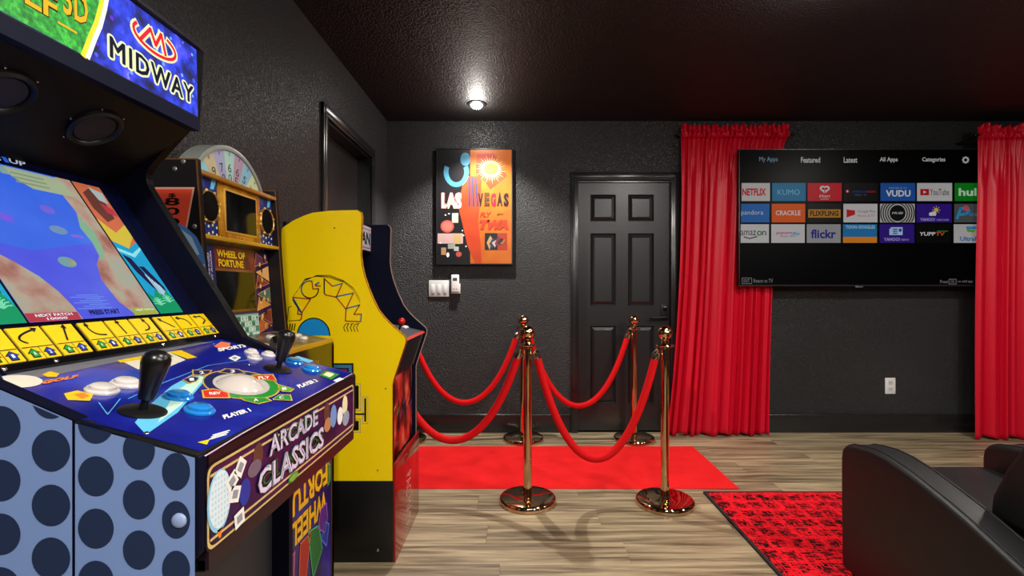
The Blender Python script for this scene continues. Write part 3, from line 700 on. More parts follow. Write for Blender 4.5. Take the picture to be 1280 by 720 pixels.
    for px, py in ((49, 498), (311, 457), (205, 430), (183, 543)):
        u, v = FDk.uv(px, py); MB().ball(FDk.p(u, v, n), .003, CHROME, FDk.N, 10, a0=0, sq=.6).build('bolt', root, smooth=True)
    # printed front of the control box
    MB().box(F0-.012, F0, ya, yb, BZ+.006, 1.018, mat('box_maroon', '#1c0c14', .3)).build('control_box_front', root)
    FF = Frame((F0+.0004, 0, 0), (0, 1, 0), (0, 0, 1)); f = MB()
    z0, z1, y0, y1 = .916, 1.006, .520, .982
    r_ = lambda e: round_poly([(y0+e, z0+e), (y1-e, z0+e), (y1-e, z1-e), (y0+e, z1-e)], {0: .012, 1: .012, 2: .012, 3: .012}, 4)
    f.flat(FF, r_(-.002), .0002, INK); f.flat(FF, r_(0), .0004, mat('frame_cream', '#c9ac6c', .35)); f.flat(FF, r_(.003), .0006, INK)
    f.flat(FF, r_(.004), .0008, noise_mat('front_purple', ((.35, '#1a0a2c'), (.5, '#2c1040'), (.7, '#4a1a3c')), (1, 1, 1), 12, 3, .25))
    for z in (z0+.011, z1-.011): f.rect(FF, y0+.004, y1-.004, z-.0015, z+.0015, .0010, mat('frame_cream', '#c9ac6c', .35))
    f.ell(FF, .54, .963, .0215, .034, .0012, mat('ball_rim', '#86c0dc', .35)); f.ell(FF, .541, .964, .0195, .031, .0014, mat('ball_face', '#d4e0e4', .35))
    for i in range(6):
        for j in range(9): 
            uu, vv = .527+.0055*i, .939+.0062*j
            if ((uu-.541)/.018)**2+((vv-.964)/.029)**2 < 1: f.ell(FF, uu, vv, .0016, .0019, .0016, mat('ball_dimple', '#aecddc', .35), 8)
    f.flat(FF, [(.536, .932), (.546, .932), (.543, .922), (.539, .922)], .0012, ORG)
    for (cu, cv, an) in ((.563, .975, .5), (.569, .958, -.35), (.580, .985, .9), (.578, .926, .15)):
        pts = [(-.010, -.009), (.010, -.009), (.010, .009), (-.010, .009)]; q = [(cu+x*math.cos(an)-y*math.sin(an), cv+x*math.sin(an)+y*math.cos(an)) for x, y in pts]
        f.flat(FF, q, .0018, WHT); f.flat(FF, [(cu+(x-cu)*.55, cv+(y-cv)*.5) for x, y in q], .0020, GRY)
    for m, bo, nn in ((GRN, .11, .0020), (INK, .085, .0023), (LIL, .03, .0026), (mat('letter_plum', '#4a3450', .4), -.035, .0029)):
        f.text(FF, 'ARCADE', .645, .802, .974, 1.0005, nn, m, bold=bo); f.text(FF, 'CLASSICS', .617, .826, .932, .966, nn, m, bold=bo)
    f.ell(FF, .716, .922, .016, .0065, .0020, GRN); f.ell(FF, .716, .922, .013, .0045, .0023, mat('print_olive', '#7a9a3a', .4))
    for cu, cv, ru, rv, m in ((.620, .985, .012, .016, mat('print_umber', '#5a3428', .4)), (.612, .972, .016, .010, mat('print_mauve', '#6a5868', .4)), (.842, .983, .013, .018, mat('print_umber', '#5a3428', .4)),
                              (.846, .962, .016, .012, mat('print_tan', '#b07850', .4)), (.872, .970, .015, .020, mat('print_sky', '#6a8ac0', .4)), (.905, .962, .014, .016, WHT), (.93, .976, .014, .018, CRM), (.936, .95, .018, .014, mat('print_steel', '#8a94a8', .4)), (.590, .952, .012, .016, BLU)):
        f.ell(FF, cu, cv, ru, rv, .0013+.00005*len(f.f)%.0003, m, 14)
    f.build('front_print', root, label='purple front print reading arcade classics')
cabinet_dotted()

# ---- cabinet two: prize wheel game
def cabinet_wheel():
    Y0, Y1, PT = 1.43, 1.91, .016
    root = thing('arcade_cabinet', (-.85, 1.67, 0), 'arcade cabinet topped by a pastel number wheel, middle of three on the left', 'arcade cabinet', 'arcade cabinets along the left wall')
    GT = mat('copper_trim', '#8a5a2c', .3, .4)
    prof = [(-.927, 1.57), (-.905, 1.25), (-.886, 1.03), (-.716, 1.0), (-.711, .98), (-.711, 0), (-1.06, 0), (-1.06, 1.57)]
    SIDE = mat('wheel_side', '#181519', .45, spec=.25)
    for y in (Y0, Y1-PT): MB().prism([(x, y, z) for x, z in prof], (0, PT, 0), SIDE).build('side_panel', root)
    for y in (Y0, Y1-PT): (trim_strip('edge_moulding', [prof[-1]]+prof[:6], y, y+PT, BLK, root, .002), trim_strip('edge_piping', [prof[-1]]+prof[:6], y-.0003, y+.0045, GT, root, .0032))
    ya, yb = Y0+PT, Y1-PT
    MB().box(-1.06, -1.045, ya, yb, 0, 1.54, BLK).build('back_panel', root)
    # near side print
    FS = Frame((0, Y0, 0), (1, 0, 0), (0, 0, 1)); s = MB(); n = .0006
    s.px(FS, [(188, 234), (243.5, 234), (232, 296), (207, 296)], n, mat('wedge_pale', '#e0a090', .4))
    s.px(FS, [(190, 236.5), (241, 236.5), (230, 296), (209, 296)], n+.0004, mat('wedge_red', '#de4a30', .4))
    s.px(FS, [(222, 279), (232, 283), (246, 296), (254, 312), (258, 332), (258, 362), (244, 345), (230, 318), (216, 298)], n+.0008, mat('wedge_blue', '#4a7ac0', .4))
    s.px(FS, [(226, 286), (240, 296), (250, 318), (238, 322), (228, 304)], n+.0011, mat('wedge_ice', '#9fc0e0', .4))
    s.px(FS, [(240, 335), (256, 330), (258, 356), (250, 350)], n+.0011, mat('wedge_pink', '#d8c0cc', .4))
    for t, y in (('$', 244.2), ('8', 252), ('0', 264), ('0', 277)):
        h_ = 2.6 if t == '$' else 4.8; w_ = 4.5 if t == '$' else 9.5
        u0, v0 = FS.uv(216-w_, y+h_); u1, v1 = FS.uv(216+w_, y-h_); s.text(FS, t, u0, u1, v0, v1, n+.0016, INK, bold=.012)
    s.build('side_print', root, label='red wedge side print reading $800')
    for px, py in ((229, 202), (218.5, 211), (243, 283)):
        MB().ball(FS.p(*FS.uv(px, py), 0), .0072, mat('bolt_grey', '#8a8680', .35, .6), FS.N, 14, a0=0, sq=.55).build('bolt', root, smooth=True)
    # number wheel
    wx, wy, wz, R = -.966, 1.672, 1.438, .225
    FW = Frame((wx, wy, wz), (0, 1, 0), (0, 0, 1))
    MB().lathe([(R, -.06), (R+.007, -.058), (R+.007, .002), (R, .004), (R-.008, .003), (R-.009, 0), (R-.01, -.06)], (wx, wy, wz), mat('wheel_rim', '#80857f', .3), (1, 0, 0), 72, caps=False).build('wheel_rim', root, smooth=True)
    cols = ['#8cc8b0', '#c8d088', '#b890a0', '#84b8d8', '#b09890', '#88a8d0', '#b8d0a0', '#a088c0', '#7cccb8', '#d0c088', '#98a8d8', '#b8a090']
    vals = ['500', '900', '700', '600', '650', '500', '700', '800', '550', '600', '800', '750']
    STEP = 360/22
    for k in range(22):
        c = 90+STEP*(k-3.2); t0 = math.radians(180-c-STEP/2); t1 = math.radians(180-c+STEP/2)
        t0 = math.radians(90+STEP*(3.2-k)-STEP/2+0); t1 = t0+math.radians(STEP); tm = (t0+t1)/2
        b = MB(); m = noise_mat('wedge%d' % (k % 12), ((.3, cols[k % 12]), (.7, cols[(k+3) % 12])), (1, 1, 1), 6, 2, .22)
        b.flat(FW, [(.05*math.cos(t0), .05*math.sin(t0))]+[((R-.009)*math.cos(t0+(t1-t0)*i/4), (R-.009)*math.sin(t0+(t1-t0)*i/4)) for i in range(5)]+[(.05*math.cos(t1), .05*math.sin(t1))], -.002, m)
        ow = b.build('wheel_wedge', root)
        if math.sin(tm) > .15:
            l = MB(); e = Vector((math.cos(tm), math.sin(tm))); F2 = Frame(FW.p(0, 0, -.0015), FW.U*e.y-FW.V*e.x, FW.U*e.x+FW.V*e.y)
            for i, chh in enumerate('$'+vals[k % 12]):
                rr = R-.030-.034*i; hs = .006 if i == 0 else .0145; ww = .004 if i == 0 else .0100
                if i == 0: rr += .012
                l.text(F2, chh, -ww, ww, rr-hs, rr+hs, 0, mat('wheel_ink', '#283038', .4), bold=0.0)
            l.build('wedge_number', ow)
    # header panel: rails, gold frame, small screen, speakers
    FH = Frame((-.938, 0, 1.35), (0, 1, 0), (-.006, 0, .2)); HB = mat('header_blue', '#14256a', .3)
    MB().slab(FH, ya, yb, 0, .185, -.012, 0, HB).build('header_panel', root)
    MB().box(-.944, -.924, ya, yb, 1.530, 1.544, mat('brass_rail', '#a87830', .3, .4)).build('top_rail', root, bevel=.003)
    MB().box(-.955, -.914, ya, yb, 1.343, 1.356, mat('gold_rail', '#c39524', .3, .3)).build('middle_rail', root, bevel=.003)
    p = MB(); gp = noise_mat('brass_plate', ((.3, '#8a5c14'), (.5, '#b47c20'), (.7, '#d09a34')), (1, 1, 1), 30, 3, .3, metal=.35)
    p.slab(FH, 1.548, 1.80, .004, .180, 0, .004, gp); p.build('brass_plate', root, bevel=.001)
    MB().slab(FH, 1.578, 1.772, .024, .166, .004, .007, mat('brass_rim', '#d8aa48', .3, .5)).build('screen_frame', root, bevel=.001)
    MB().slab(FH, 1.585, 1.765, .031, .159, .006, .0078, mat('dark_glass', '#050506', .06)).build('upper_screen', root)
    for q in ((1.56, .01), (1.675, .012), (1.79, .01), (1.56, .172), (1.79, .172)):
        MB().ball(FH.p(*q, .004), .003, GT, FH.N, 8, a0=0).build('rivet', root)
    for yc in (1.503, 1.845):
        c = FH.p(yc, .094, 0); g = MB()
        g.lathe([(.049, 0), (.049, .007), (.0465, .010), (.0445, .007)], c, GOLDT, FH.N, 40, caps=False); g.build('speaker_ring', root, smooth=True)
        MB().lathe([(.0446, .004), (.042, .006), (1e-6, .005)], c, mat('speaker_mesh2', '#0a0808', .9, spec=.08, bump=(700, .6, .001)), FH.N, 32).build('speaker_grille', root, smooth=True)
        for k in range(8):
            t = k*PI/4+.3; MB().ball(c+FH.U*math.cos(t)*.049+FH.V*math.sin(t)*.049+FH.N*.006, .0048, mat('stud_cream', '#d8b46a', .3), FH.N, 10).build('speaker_stud', root, smooth=True)
        d = MB()
        for i in range(5): 
            for j in range(2): d.ell(FH, yc-.04+.02*i, .012+.022*j+.006*(i % 2), .0045, .0045, .0006, mat('dot_cream', '#cfd4b8', .4), 10)
        for sx in (-1, 1): d.flat(FH, [(yc+sx*.012, .15), (yc+sx*.03, .15), (yc+sx*.045, .182), (yc+sx*.022, .182)], .0006, CYA if sx > 0 else mat('stripe_violet', '#3a3a7a', .4))
        d.build('speaker_panel_print', root)
    # lower bezel
    FB2 = Frame((-.935, 0, 1.015), (0, 1, 0), (-.025, 0, .323))
    MB().slab(FB2, ya, yb, 0, .322, -.012, 0, noise_mat('bezel_purple', ((.3, '#1c1230'), (.6, '#33214a'), (.8, '#4a2c40')), (1, 1, 1), 10, 3, .3)).build('lower_bezel', root)
    q = MB(); n = .0006
    q.rect(FB2, 1.55, 1.80, .245, .318, n, noise_mat('title_maroon', ((.3, '#2c0c2c'), (.5, '#6a1c1c'), (.7, '#8a3c3c')), (1, 1, 1), 16, 3, .3))
    for m, bo, nn in ((INK, .12, n+.0004), (YEL, .04, n+.0008)):
        q.text(FB2, 'WHEEL OF', 1.572, 1.735, .282, .306, nn, m, bold=bo); q.text(FB2, 'FORTUNE', 1.578, 1.722, .251, .276, nn, m, bold=bo)
    rnd = random.Random(11)
    for sgn, a0, a1 in ((1, 1.787, 1.888), (-1, 1.45, 1.545)):
        for j in range(7):
            v0 = .02+.04*j; tri = [(a0, v0), (a1, v0+.02), (a0+.02, v0+.05)] if j % 2 == 0 else [(a1, v0-.012), (a1, v0+.045), (a0+.01, v0+.02)]
            q.flat(FB2, tri, n+.0004+.0003*j, mat('collage%d' % j, ('#b5562c', '#7a3420', '#c98a3c', '#4a6a5a', '#8a3a2a', '#d8a060', '#5a2c48')[j], .35))
            q.line(FB2, tri+[tri[0]], .0016, n+.0006+.0003*j, mat('collage_edge', '#d8945a', .35))
            for k in range(3):
                uu, vv = rnd.uniform(a0+.02, a1-.02), v0+rnd.uniform(0, .04); q.ell(FB2, uu, vv, .007, .009, n+.003, mat('collage_spot%d' % k, ('#d8b090', '#382018', '#c8a040')[k], .35), 10)
    q.build('bezel_print', root, label='collage of coloured wedges round the lower screen')
    MB().slab(FB2, 1.54, 1.785, .102, .245, 0, .004, GT).build('screen_frame', root, bevel=.001)
    MB().slab(FB2, 1.548, 1.777, .110, .237, .003, .0048, mat('dark_glass', '#050506', .06)).build('lower_screen', root)
    k = MB(); MINT = mat('letter_board', '#7fae9c', .3); k.slab(FB2, 1.575, 1.79, .006, .092, 0, .005, MINT); k.build('letter_board', root, bevel=.001)
    for i in range(9):
        for j in range(4):
            L_ = MB(); u0 = 1.582+.0226*i; v0 = .011+.0195*j; L_.slab(FB2, u0, u0+.019, v0, v0+.0155, .005, .0065, mat('tile_white', '#c4d8cc', .3) if (i+j) % 3 else mat('tile_green', '#3a7a62', .3)).build('letter_tile', root)
    ch = MB(); abc = 'ABCDEFGHIJKLMNOPQRSTUVWXYZ'
    for i in range(9):
        for j in range(4):
            idx = (3-j)*9+i
            if idx < 26: u0 = 1.588+.0226*i; v0 = .0135+.0195*j; ch.text(FB2, abc[idx], u0, u0+.007, v0, v0+.010, .0068, INK)
    ch.build('tile_letters', root)
    pl = MB().slab(FB2, 1.449, 1.545, .14, .315, .004, .010, mat('placard_navy', '#141a4c', .3)).build('instruction_placard', root, label='navy instruction placard')
    t = MB()
    t.text(FB2, 'INSTRUCTIONS', 1.458, 1.480, .165, .30, .0104, mat('placard_lilac', '#a08ad0', .35), rot=90, bold=.05)
    for i in range(4): t.text(FB2, ('SPIN THE WHEEL', 'PICK A LETTER', 'SOLVE THE PUZZLE', 'PLAY AGAIN')[i], 1.486+.012*i, 1.493+.012*i, .18, .28+.005*i, .0104, LIL, rot=90)
    t.rect(FB2, 1.488, 1.508, .268, .296, .0107, LIL)
    t.build('placard_lettering', pl)
    # deck
    FDk = Frame((-.711, 0, 1.003), (0, 1, 0), (-.2, 0, .03))
    MB().slab(FDk, ya, yb, 0, .215, -.012, 0, noise_mat('deck_brown', ((.3, '#1c1614'), (.5, '#4a3a34'), (.7, '#8a7c70')), (1, 1, 1), 22, 4, .25)).build('control_deck', root)
    MB().ball(FDk.p(1.67, .09, .002), .034, mat('spinner_black', '#101012', .2), FDk.N, 24, a0=0, sq=.6).build('spinner', root, smooth=True)
    for yy, vv in ((1.76, .10), (1.80, .07), (1.84, .11), (1.79, .14), (1.83, .15), (1.72, .15), (1.54, .08), (1.50, .11), (1.58, .14)):
        MB().lathe([(.016, 0), (.016, .004), (.012, .009), (1e-6, .009)], FDk.p(yy, vv, 0), mat('button_cream', '#c9c0b4', .2), FDk.N, 20).build('button_cap', root, smooth=True)
    MB().box(-.726, -.712, ya, yb, .84, .997, mat('deck_face', '#1c140c', .12, coat=.4)).build('deck_front', root)
    MB().box(-.725, -.7085, ya, yb, .99, 1.006, mat('gold_rail', '#c39524', .3, .3)).build('deck_rail', root, bevel=.002)
    FF = Frame((-.712, 0, 0), (0, 1, 0), (0, 0, 1))
    MB().text(FF, 'Wheel of Fortune', 1.50, 1.77, .925, .95, .0005, mat('script_gold', '#a8781c', .3, .3), shear=.3).build('deck_lettering', root)
    MB().box(-.728, -.714, ya, yb, 0, .84, BLK).build('lower_front_panel', root)
    # riser art, mounted upside down
    f = MB(); n = -.0016
    f.rect(FF, ya+.004, yb-.008, .01, .80, n, noise_mat('riser_purple', ((.35, '#130a33'), (.5, '#24125a'), (.7, '#3a2a9a')), (1, 1, .6), 4, 3, .25))
    gl, gd = mat('riser_gold', '#f0b41c', .3), mat('riser_brown', '#3c1408', .4)
    for m, bo, nn, dd in ((gd, .09, n+.0005, .0015), (gl, .035, n+.001, 0)):
        f.text(FF, 'WHEEL', 1.556, 1.842, .372+dd, .452+dd, nn, m, bold=bo, rot=180); f.text(FF, 'FORTUNE', 1.448, 1.848, .470+dd, .552+dd, nn, m, bold=bo, rot=180)
    for pts, m, e in (([(1.62, .36), (1.70, .36), (1.66, .21), (1.60, .165)], '#a82018', '#e86a3a'), ([(1.68, .37), (1.77, .35), (1.80, .25), (1.72, .19)], '#14682c', '#48c878'),
                      ([(1.76, .345), (1.82, .30), (1.85, .34), (1.84, .4), (1.79, .40)], '#5a2080', '#b06ad0'), ([(1.79, .29), (1.84, .24), (1.865, .31), (1.83, .335)], '#2434a0', '#6a8aea'),
                      ([(1.85, .46), (1.875, .47), (1.875, .53), (1.85, .545)], '#145c2c', '#48c878'), ([(1.52, .34), (1.58, .36), (1.57, .24), (1.50, .2)], '#8a2a60', '#d06aa0')):
        mm = mat('shard'+m[1:], m, .3); me_ = mat('shard_edge'+e[1:], e, .3); f.flat(FF, pts, n+.0014, mm); f.line(FF, pts+[pts[0]], .004, n+.0018, me_)
    f.build('riser_print', root, label='purple print with upside-down gold lettering')
    trim_strip('riser_trim', [(-.7125, .82), (-.7125, .0)], Y1-PT, Y1, GOLDT, root)
cabinet_wheel()

# ---- cabinet three: yellow side
def cabinet_yellow():
    Y0, Y1, PT = 2.163, 2.67, .016
    root = thing('arcade_cabinet', (-.78, 2.416, 0), 'yellow-sided arcade cabinet with arched hand-drawn lettering, farthest of three', 'arcade cabinet', 'arcade cabinets along the left wall')
    k = 286.6; P = lambda x, y: ((x-CX)/k, CH-(y-CY)/k)
    YS = mat('cabinet_yellow', '#fcd806', .3); RT = mat('red_trim', '#a8241c', .35); WT = mat('pale_trim', '#b89c90', .35)
    front = [(448, 262.7), (451.5, 265), (452.8, 270), (451.5, 320), (453, 332), (456, 345), (460, 357), (466, 372), (473, 386.5), (481, 397), (490, 406), (499, 414), (506, 420), (508, 424), (507.5, 429), (493, 473), (491.4, 480), (491.4, 601)]
    top = [(351, 420), (351.7, 287), (354, 284), (366, 276), (380, 269.5), (390, 266), (410, 263.6), (430, 262.8)]
    prof = [P(*q) for q in top+front]+[(P(491.4, 601)[0], .357), (-1.035, .357)]
    for y, m in ((Y0, YS), (Y1-PT, NAVYF)):
        MB().prism([(x, y, z) for x, z in prof], (0, PT, 0), m).build('side_panel', root, bevel=.0015, seg=1, label='glossy yellow side' if m is YS else None)
    fp = [P(*q) for q in front]
    trim_strip('edge_moulding', fp, Y0, Y0+PT, RT, root); trim_strip('edge_moulding', fp, Y1-PT, Y1, WT, root)
    FY = Frame((0, Y1+.0004, 0), (1, 0, 0), (0, 0, 1))
    ya, yb = Y0+PT, Y1-PT
    MB().box(-1.035, -1.02, ya, yb, .357, 1.49, BLK).build('back_panel', root)
    MB().prism([(-1.03, ya, 1.45), (-.93, ya, 1.505), (-.80, ya, 1.522), (-.80, ya, 1.510), (-.93, ya, 1.493), (-1.03, ya, 1.438)], (0, yb-ya, 0), NAVY).build('top_panel', root)
    FM = Frame((-.792, 0, 1.395), (0, 1, 0), (.004, 0, .12))
    MB().slab(FM, ya, yb, 0, .125, -.012, 0, mat('marquee_pale', '#c4c8d4', .25)).build('marquee', root, label='pale marquee')
    b = MB(); b.text(FM, 'PAC-MAN', ya+.03, yb-.012, .03, .095, .0006, INK, bold=.03); b.rect(FM, ya+.01, yb-.01, .012, .016, .0006, RED); b.rect(FM, ya+.01, yb-.01, .108, .112, .0006, RED); b.build('marquee_lettering', root)
    MB().prism([(-.79, ya, 1.395), (-.86, ya, 1.36), (-.86, ya, 1.35), (-.79, ya, 1.383)], (0, yb-ya, 0), NAVYF).build('speaker_panel', root)
    FSn = Frame((-.71, 0, 1.03), (0, 1, 0), (-.15, 0, .32))
    MB().slab(FSn, ya, yb, 0, .34, -.012, 0, mat('bezel_dark', '#0b0c16', .2)).build('screen_bezel', root)
    MB().slab(FSn, ya+.07, yb-.07, .04, .31, 0, .002, mat('dark_glass', '#050506', .06)).build('screen', root)
    FDk = Frame((-.510, 0, .972), (0, 1, 0), (-.19, 0, .055))
    MB().slab(FDk, ya, yb, 0, .20, -.012, 0, NAVYF).build('control_deck', root)
    c = FDk.p(2.42, .075, 0)
    MB().lathe([(.02, 0), (.02, .002), (.005, .003), (.005, .032)], c, BLK, FDk.N, 20).build('joystick_shaft', root, smooth=True)
    MB().ball(c+FDk.N*.045, .0175, mat('ball_red', '#c01a14', .2), k=20).build('joystick_ball', root, smooth=True, label='red ball-top joystick')
    for yy in (2.25, 2.29, 2.55, 2.59): MB().lathe([(.014, 0), (.014, .004), (.010, .008), (1e-6, .008)], FDk.p(yy, .08, 0), WHITE, FDk.N, 18).build('button_cap', root, smooth=True)
    # slanted box front, lower front art between the side panels
    MB().prism([(-.512, ya, .958), (-.5, ya, .962), (-.553, ya, .80), (-.566, ya, .80)], (0, yb-ya, 0), BLKG).build('control_box_front', root)
    trim_strip('deck_trim', [(-.51, .972), (-.499, .962)], ya, yb, mat('deck_red', '#c8382c', .3), root, .004)
    MB().box(-.585, -.567, ya, yb, .40, .80, mat('front_black', '#0c0a0c', .12, coat=.5)).build('lower_front_panel', root)
    FF = Frame((-.5668, 0, 0), (0, 1, 0), (0, 0, 1)); f = MB()
    f.rect(FF, ya+.004, yb-.02, .42, .79, .0004, noise_mat('front_art_red', ((.38, '#120606'), (.46, '#8a1a12'), (.55, '#d8342a'), (.66, '#e87a5a')), (1, 1, .6), 9, 3, .2))
    for i, cc in enumerate(('#c8a040', '#5a8a3c', '#a83878', '#3a4a8a', '#d87a3a', '#7a3aa0')):
        uu, vv = 2.24+.065*i, .62-.025*(i % 3); f.flat(FF, [(uu, vv), (uu+.05, vv+.03), (uu+.055, vv+.045), (uu+.005, vv+.018)], .0008+.0002*i, mat('art_stripe%d' % i, cc, .3))
    f.build('front_print', root, label='red printed front')
    MB().prism([(-.585, ya, .357), (-.553, ya, .357), (-.56, ya, .40), (-.585, ya, .40)], (0, yb-ya, 0), BLK).build('front_sill', root)
    # riser under it
    MB().box(-1.035, -.5465, Y0+.001, Y1-.001, 0, .357, mat('riser_black', '#0c0c0d', .35)).build('riser', root, bevel=.002)
    MB().box(-.5463, -.536, Y0+.001, Y1-.001, 0, .43, mat('riser_red', '#8e1614', .1, coat=.4)).build('riser_front', root, bevel=.001, label='glossy red riser front')
    FR = Frame((-.536, 0, 0), (0, 1, 0), (0, 0, 1)); t = MB()
    t.text(FR, 'PAC-MAN', 2.37, 2.47, .06, .30, .0005, mat('riser_line', '#c8a8a0', .4), rot=270, bold=-.01); t.build('riser_lettering', root)
    MB().ball((P(472, 0)[0], Y0+.001, CH-(688-CY)/k), .0065, CHROME, (0, -1, 0), 12, a0=0, sq=.6).build('bolt', root, smooth=True)
    # side art
    FS = Frame((0, Y0, 0), (1, 0, 0), (0, 0, 1)); s = MB(); n = .0006
    cv = lambda pts: [(350+x/6.54, 330+y/6.54) for x, y in pts]
    BL, BU, RD = INK, mat('side_blue', '#2a6a94', .4), mat('side_red', '#a82418', .4)
    L = lambda pts, m, w=.0052: s.pxline(FS, cv(pts), w, n, m)
    L([(95, 345), (70, 355), (60, 470)], BL, .003); L([(75, 465), (165, 460)], BL, .003); L([(105, 290), (150, 360), (145, 410), (165, 412), (180, 405), (175, 450), (160, 460)], RD); L([(110, 300), (170, 395)], BU, .006)
    L([(105, 272), (250, 288), (180, 398)], RD); L([(105, 272), (175, 395)], BU, .006)
    arc = [(245+70*math.cos(math.radians(a)), 208+70*math.sin(math.radians(a))) for a in range(-5, 292, 12)]
    L(arc[:14], BL); L(arc[13:], BU); L([arc[0], (270, 205), arc[-1]], RD)
    L([(290, 170), (318, 152)], BU, .008); L([(292, 178), (330, 180)], RD, .006)
    L([(362, 120), (362, 235), (372, 252), (460, 272)], RD); L([(362, 120), (362, 240)], BU, .006); L([(362, 120), (430, 182)], RD); L([(430, 182), (510, 160)], BU); L([(510, 160), (460, 272)], RD)
    L([(455, 268), (600, 238)], BU, .006); L([(600, 238), (540, 370)], RD); L([(460, 272), (540, 370)], RD)
    L([(540, 370), (535, 468)], RD); L([(540, 365), (652, 335)], BU, .006); L([(652, 335), (605, 412), (665, 410)], RD); L([(665, 410), (660, 470)], BU); L([(660, 472), (535, 466)], RD)
    for d in range(4): L([(110+10*d, 262-12*d), (200, 140-6*d), (300, 92+d*3), (410, 92+d*7), (520, 135+d*5), (600, 195+d*6), (655, 290+8*d)][d % 2:7-(d % 3)], BL, .0018)
    for x in (535, 560, 590, 615, 640): L([(x, 492), (x-14, 520), (x-2, 552)], BL, .0035)
    for x in (535, 575, 620): L([(x, 492), (x+28, 486)], BL, .003)
    for x in (85, 105, 125): L([(x, 490), (x-10, 540)], BL, .005)
    s.build('arched_lettering', root, label='arched outline lettering'); s = MB()
    half = [(275+133*math.cos(math.radians(a)), 585+142*math.sin(math.radians(a))) for a in range(180, 361, 9)]
    s.px(FS, cv(half), n, mat('side_sky', '#1c8fd8', .35)); L(half, BL, .005)
    s.build('half_round_print', root, label='blue half round'); s = MB()
    # maze corner print
    s.px(FS, [(417, 454), (442, 454), (442, 478), (417, 478)], n, INK); s.px(FS, [(417, 456), (440, 456), (440, 478), (417, 478)], n+.0003, mat('maze_blue', '#3a7a9c', .35)); s.px(FS, [(420, 460), (436, 460), (436, 478), (420, 478)], n+.0006, INK); s.px(FS, [(421, 461.5), (434, 461.5), (434, 465), (421, 465)], n+.0009, mat('maze_magenta', '#a0206a', .35))
    def outl(q, off=2.2):
        x0 = min(p[0] for p in q)-off; x1 = max(p[0] for p in q)+off; y0 = min(p[1] for p in q)-off; y1 = max(p[1] for p in q)+off
        s.pxline(FS, [(x0, y0), (x1, y0), (x1, y1), (x0, y1), (x0, y0)], .0022, n, GRY); s.px(FS, q, n+.0003, INK)
    outl([(442, 482), (448.5, 482), (448.5, 511), (442, 511)]); outl([(442, 526), (448.5, 526), (448.5, 538), (442, 538)])
    outl([(455.5, 498), (457.8, 498), (457.8, 527), (455.5, 527)]); s.px(FS, [(442, 516.5), (456, 516.5), (456, 518.5), (442, 518.5)], n+.0006, INK)
    s.build('maze_print', root)
    h = MB()
    for px, py in ((472, 588), (482, 486), (418, 285)): h.ball(FS.p(*FS.uv(px, py), 0), .0035, INK, FS.N, 8, a0=0, sq=.4)
    o = h.build('screw_holes', root); o['kind'] = 'stuff'
cabinet_yellow()
# ------------------------------------------------------------------ carpet, rug
tag(MB().box(-1.02, 1.32, 2.96, 3.755, 0, .005, CARPET).build('carpet_runner', bevel=.002, seg=1), 'plain bright red carpet runner lying under the velvet ropes', 'carpet')
rg = thing('area_rug', (2.0, 1.6, 0), 'red rug with black woven streaks under the black armchair', 'rug')
MB().box(1.095, 3.185, .62, 2.885, .001, .011, RUG).build('rug_pile', rg)
bdr = MB(); EDG = mat('rug_binding', '#1a0c0c', .9)
for a in ((1.08, 1.095, .605, 2.90), (3.185, 3.2, .605, 2.90), (1.095, 3.185, .605, .62), (1.095, 3.185, 2.885, 2.90)): bdr.box(*a, .0, .0115, EDG)
bdr.build('rug_binding', rg, label='black binding edge')

# ------------------------------------------------------------------ stanchions and ropes
def stanchion(x, y, label, z=0.0):
    o = thing('stanchion', (x, y, z), label, 'stanchion', 'rope barrier stanchions'); c = (x, y, z)
    MB().lathe([(.155, 0), (.160, .003), (.160, .020), (.154, .030), (.145, .034), (.08, .037), (.032, .041), (.026, .05)], c, GOLD, k=64).build('base_plate', o, smooth=True)
    MB().lathe([(.0235, .04), (.0235, .875)], c, GOLD, k=32).build('pole', o, smooth=True)
    MB().lathe([(.0235, .862), (.030, .866), (.030, .872), (.049, .876), (.052, .880), (.049, .884), (.022, .888), (.017, .896), (.024, .902), (.017, .909), (.018, .914)], c, GOLD, k=32).build('collar', o, smooth=True)
    MB().ball((x, y, z+.950), .040, GOLD, k=36).build('ball_finial', o, smooth=True)
    return o
posts = {'nl': (.052, 2.785), 'nr': (.815, 2.76), 'fl': (.038, 3.925), 'fr': (.915, 3.925), 'hl': (-.80, 2.845), 'hf': (-.885, 3.90)}
st = stanchion(*posts['nl'], 'brass stanchion in the near row, centre of the picture, holding ropes on both sides')
for k_, lb in (('nr', 'brass stanchion in the near row right, before the red curtain'), ('fl', 'brass stanchion in the back row just behind the centre one'),
               ('fr', 'brass stanchion in the back row standing before the black door'), ('hl', 'brass stanchion of the near row hidden behind the yellow arcade cabinet'),
               ('hf', 'brass stanchion by the back wall mostly hidden behind the yellow cabinet')):
    copy_thing(st, (*posts[k_], 0), lb)
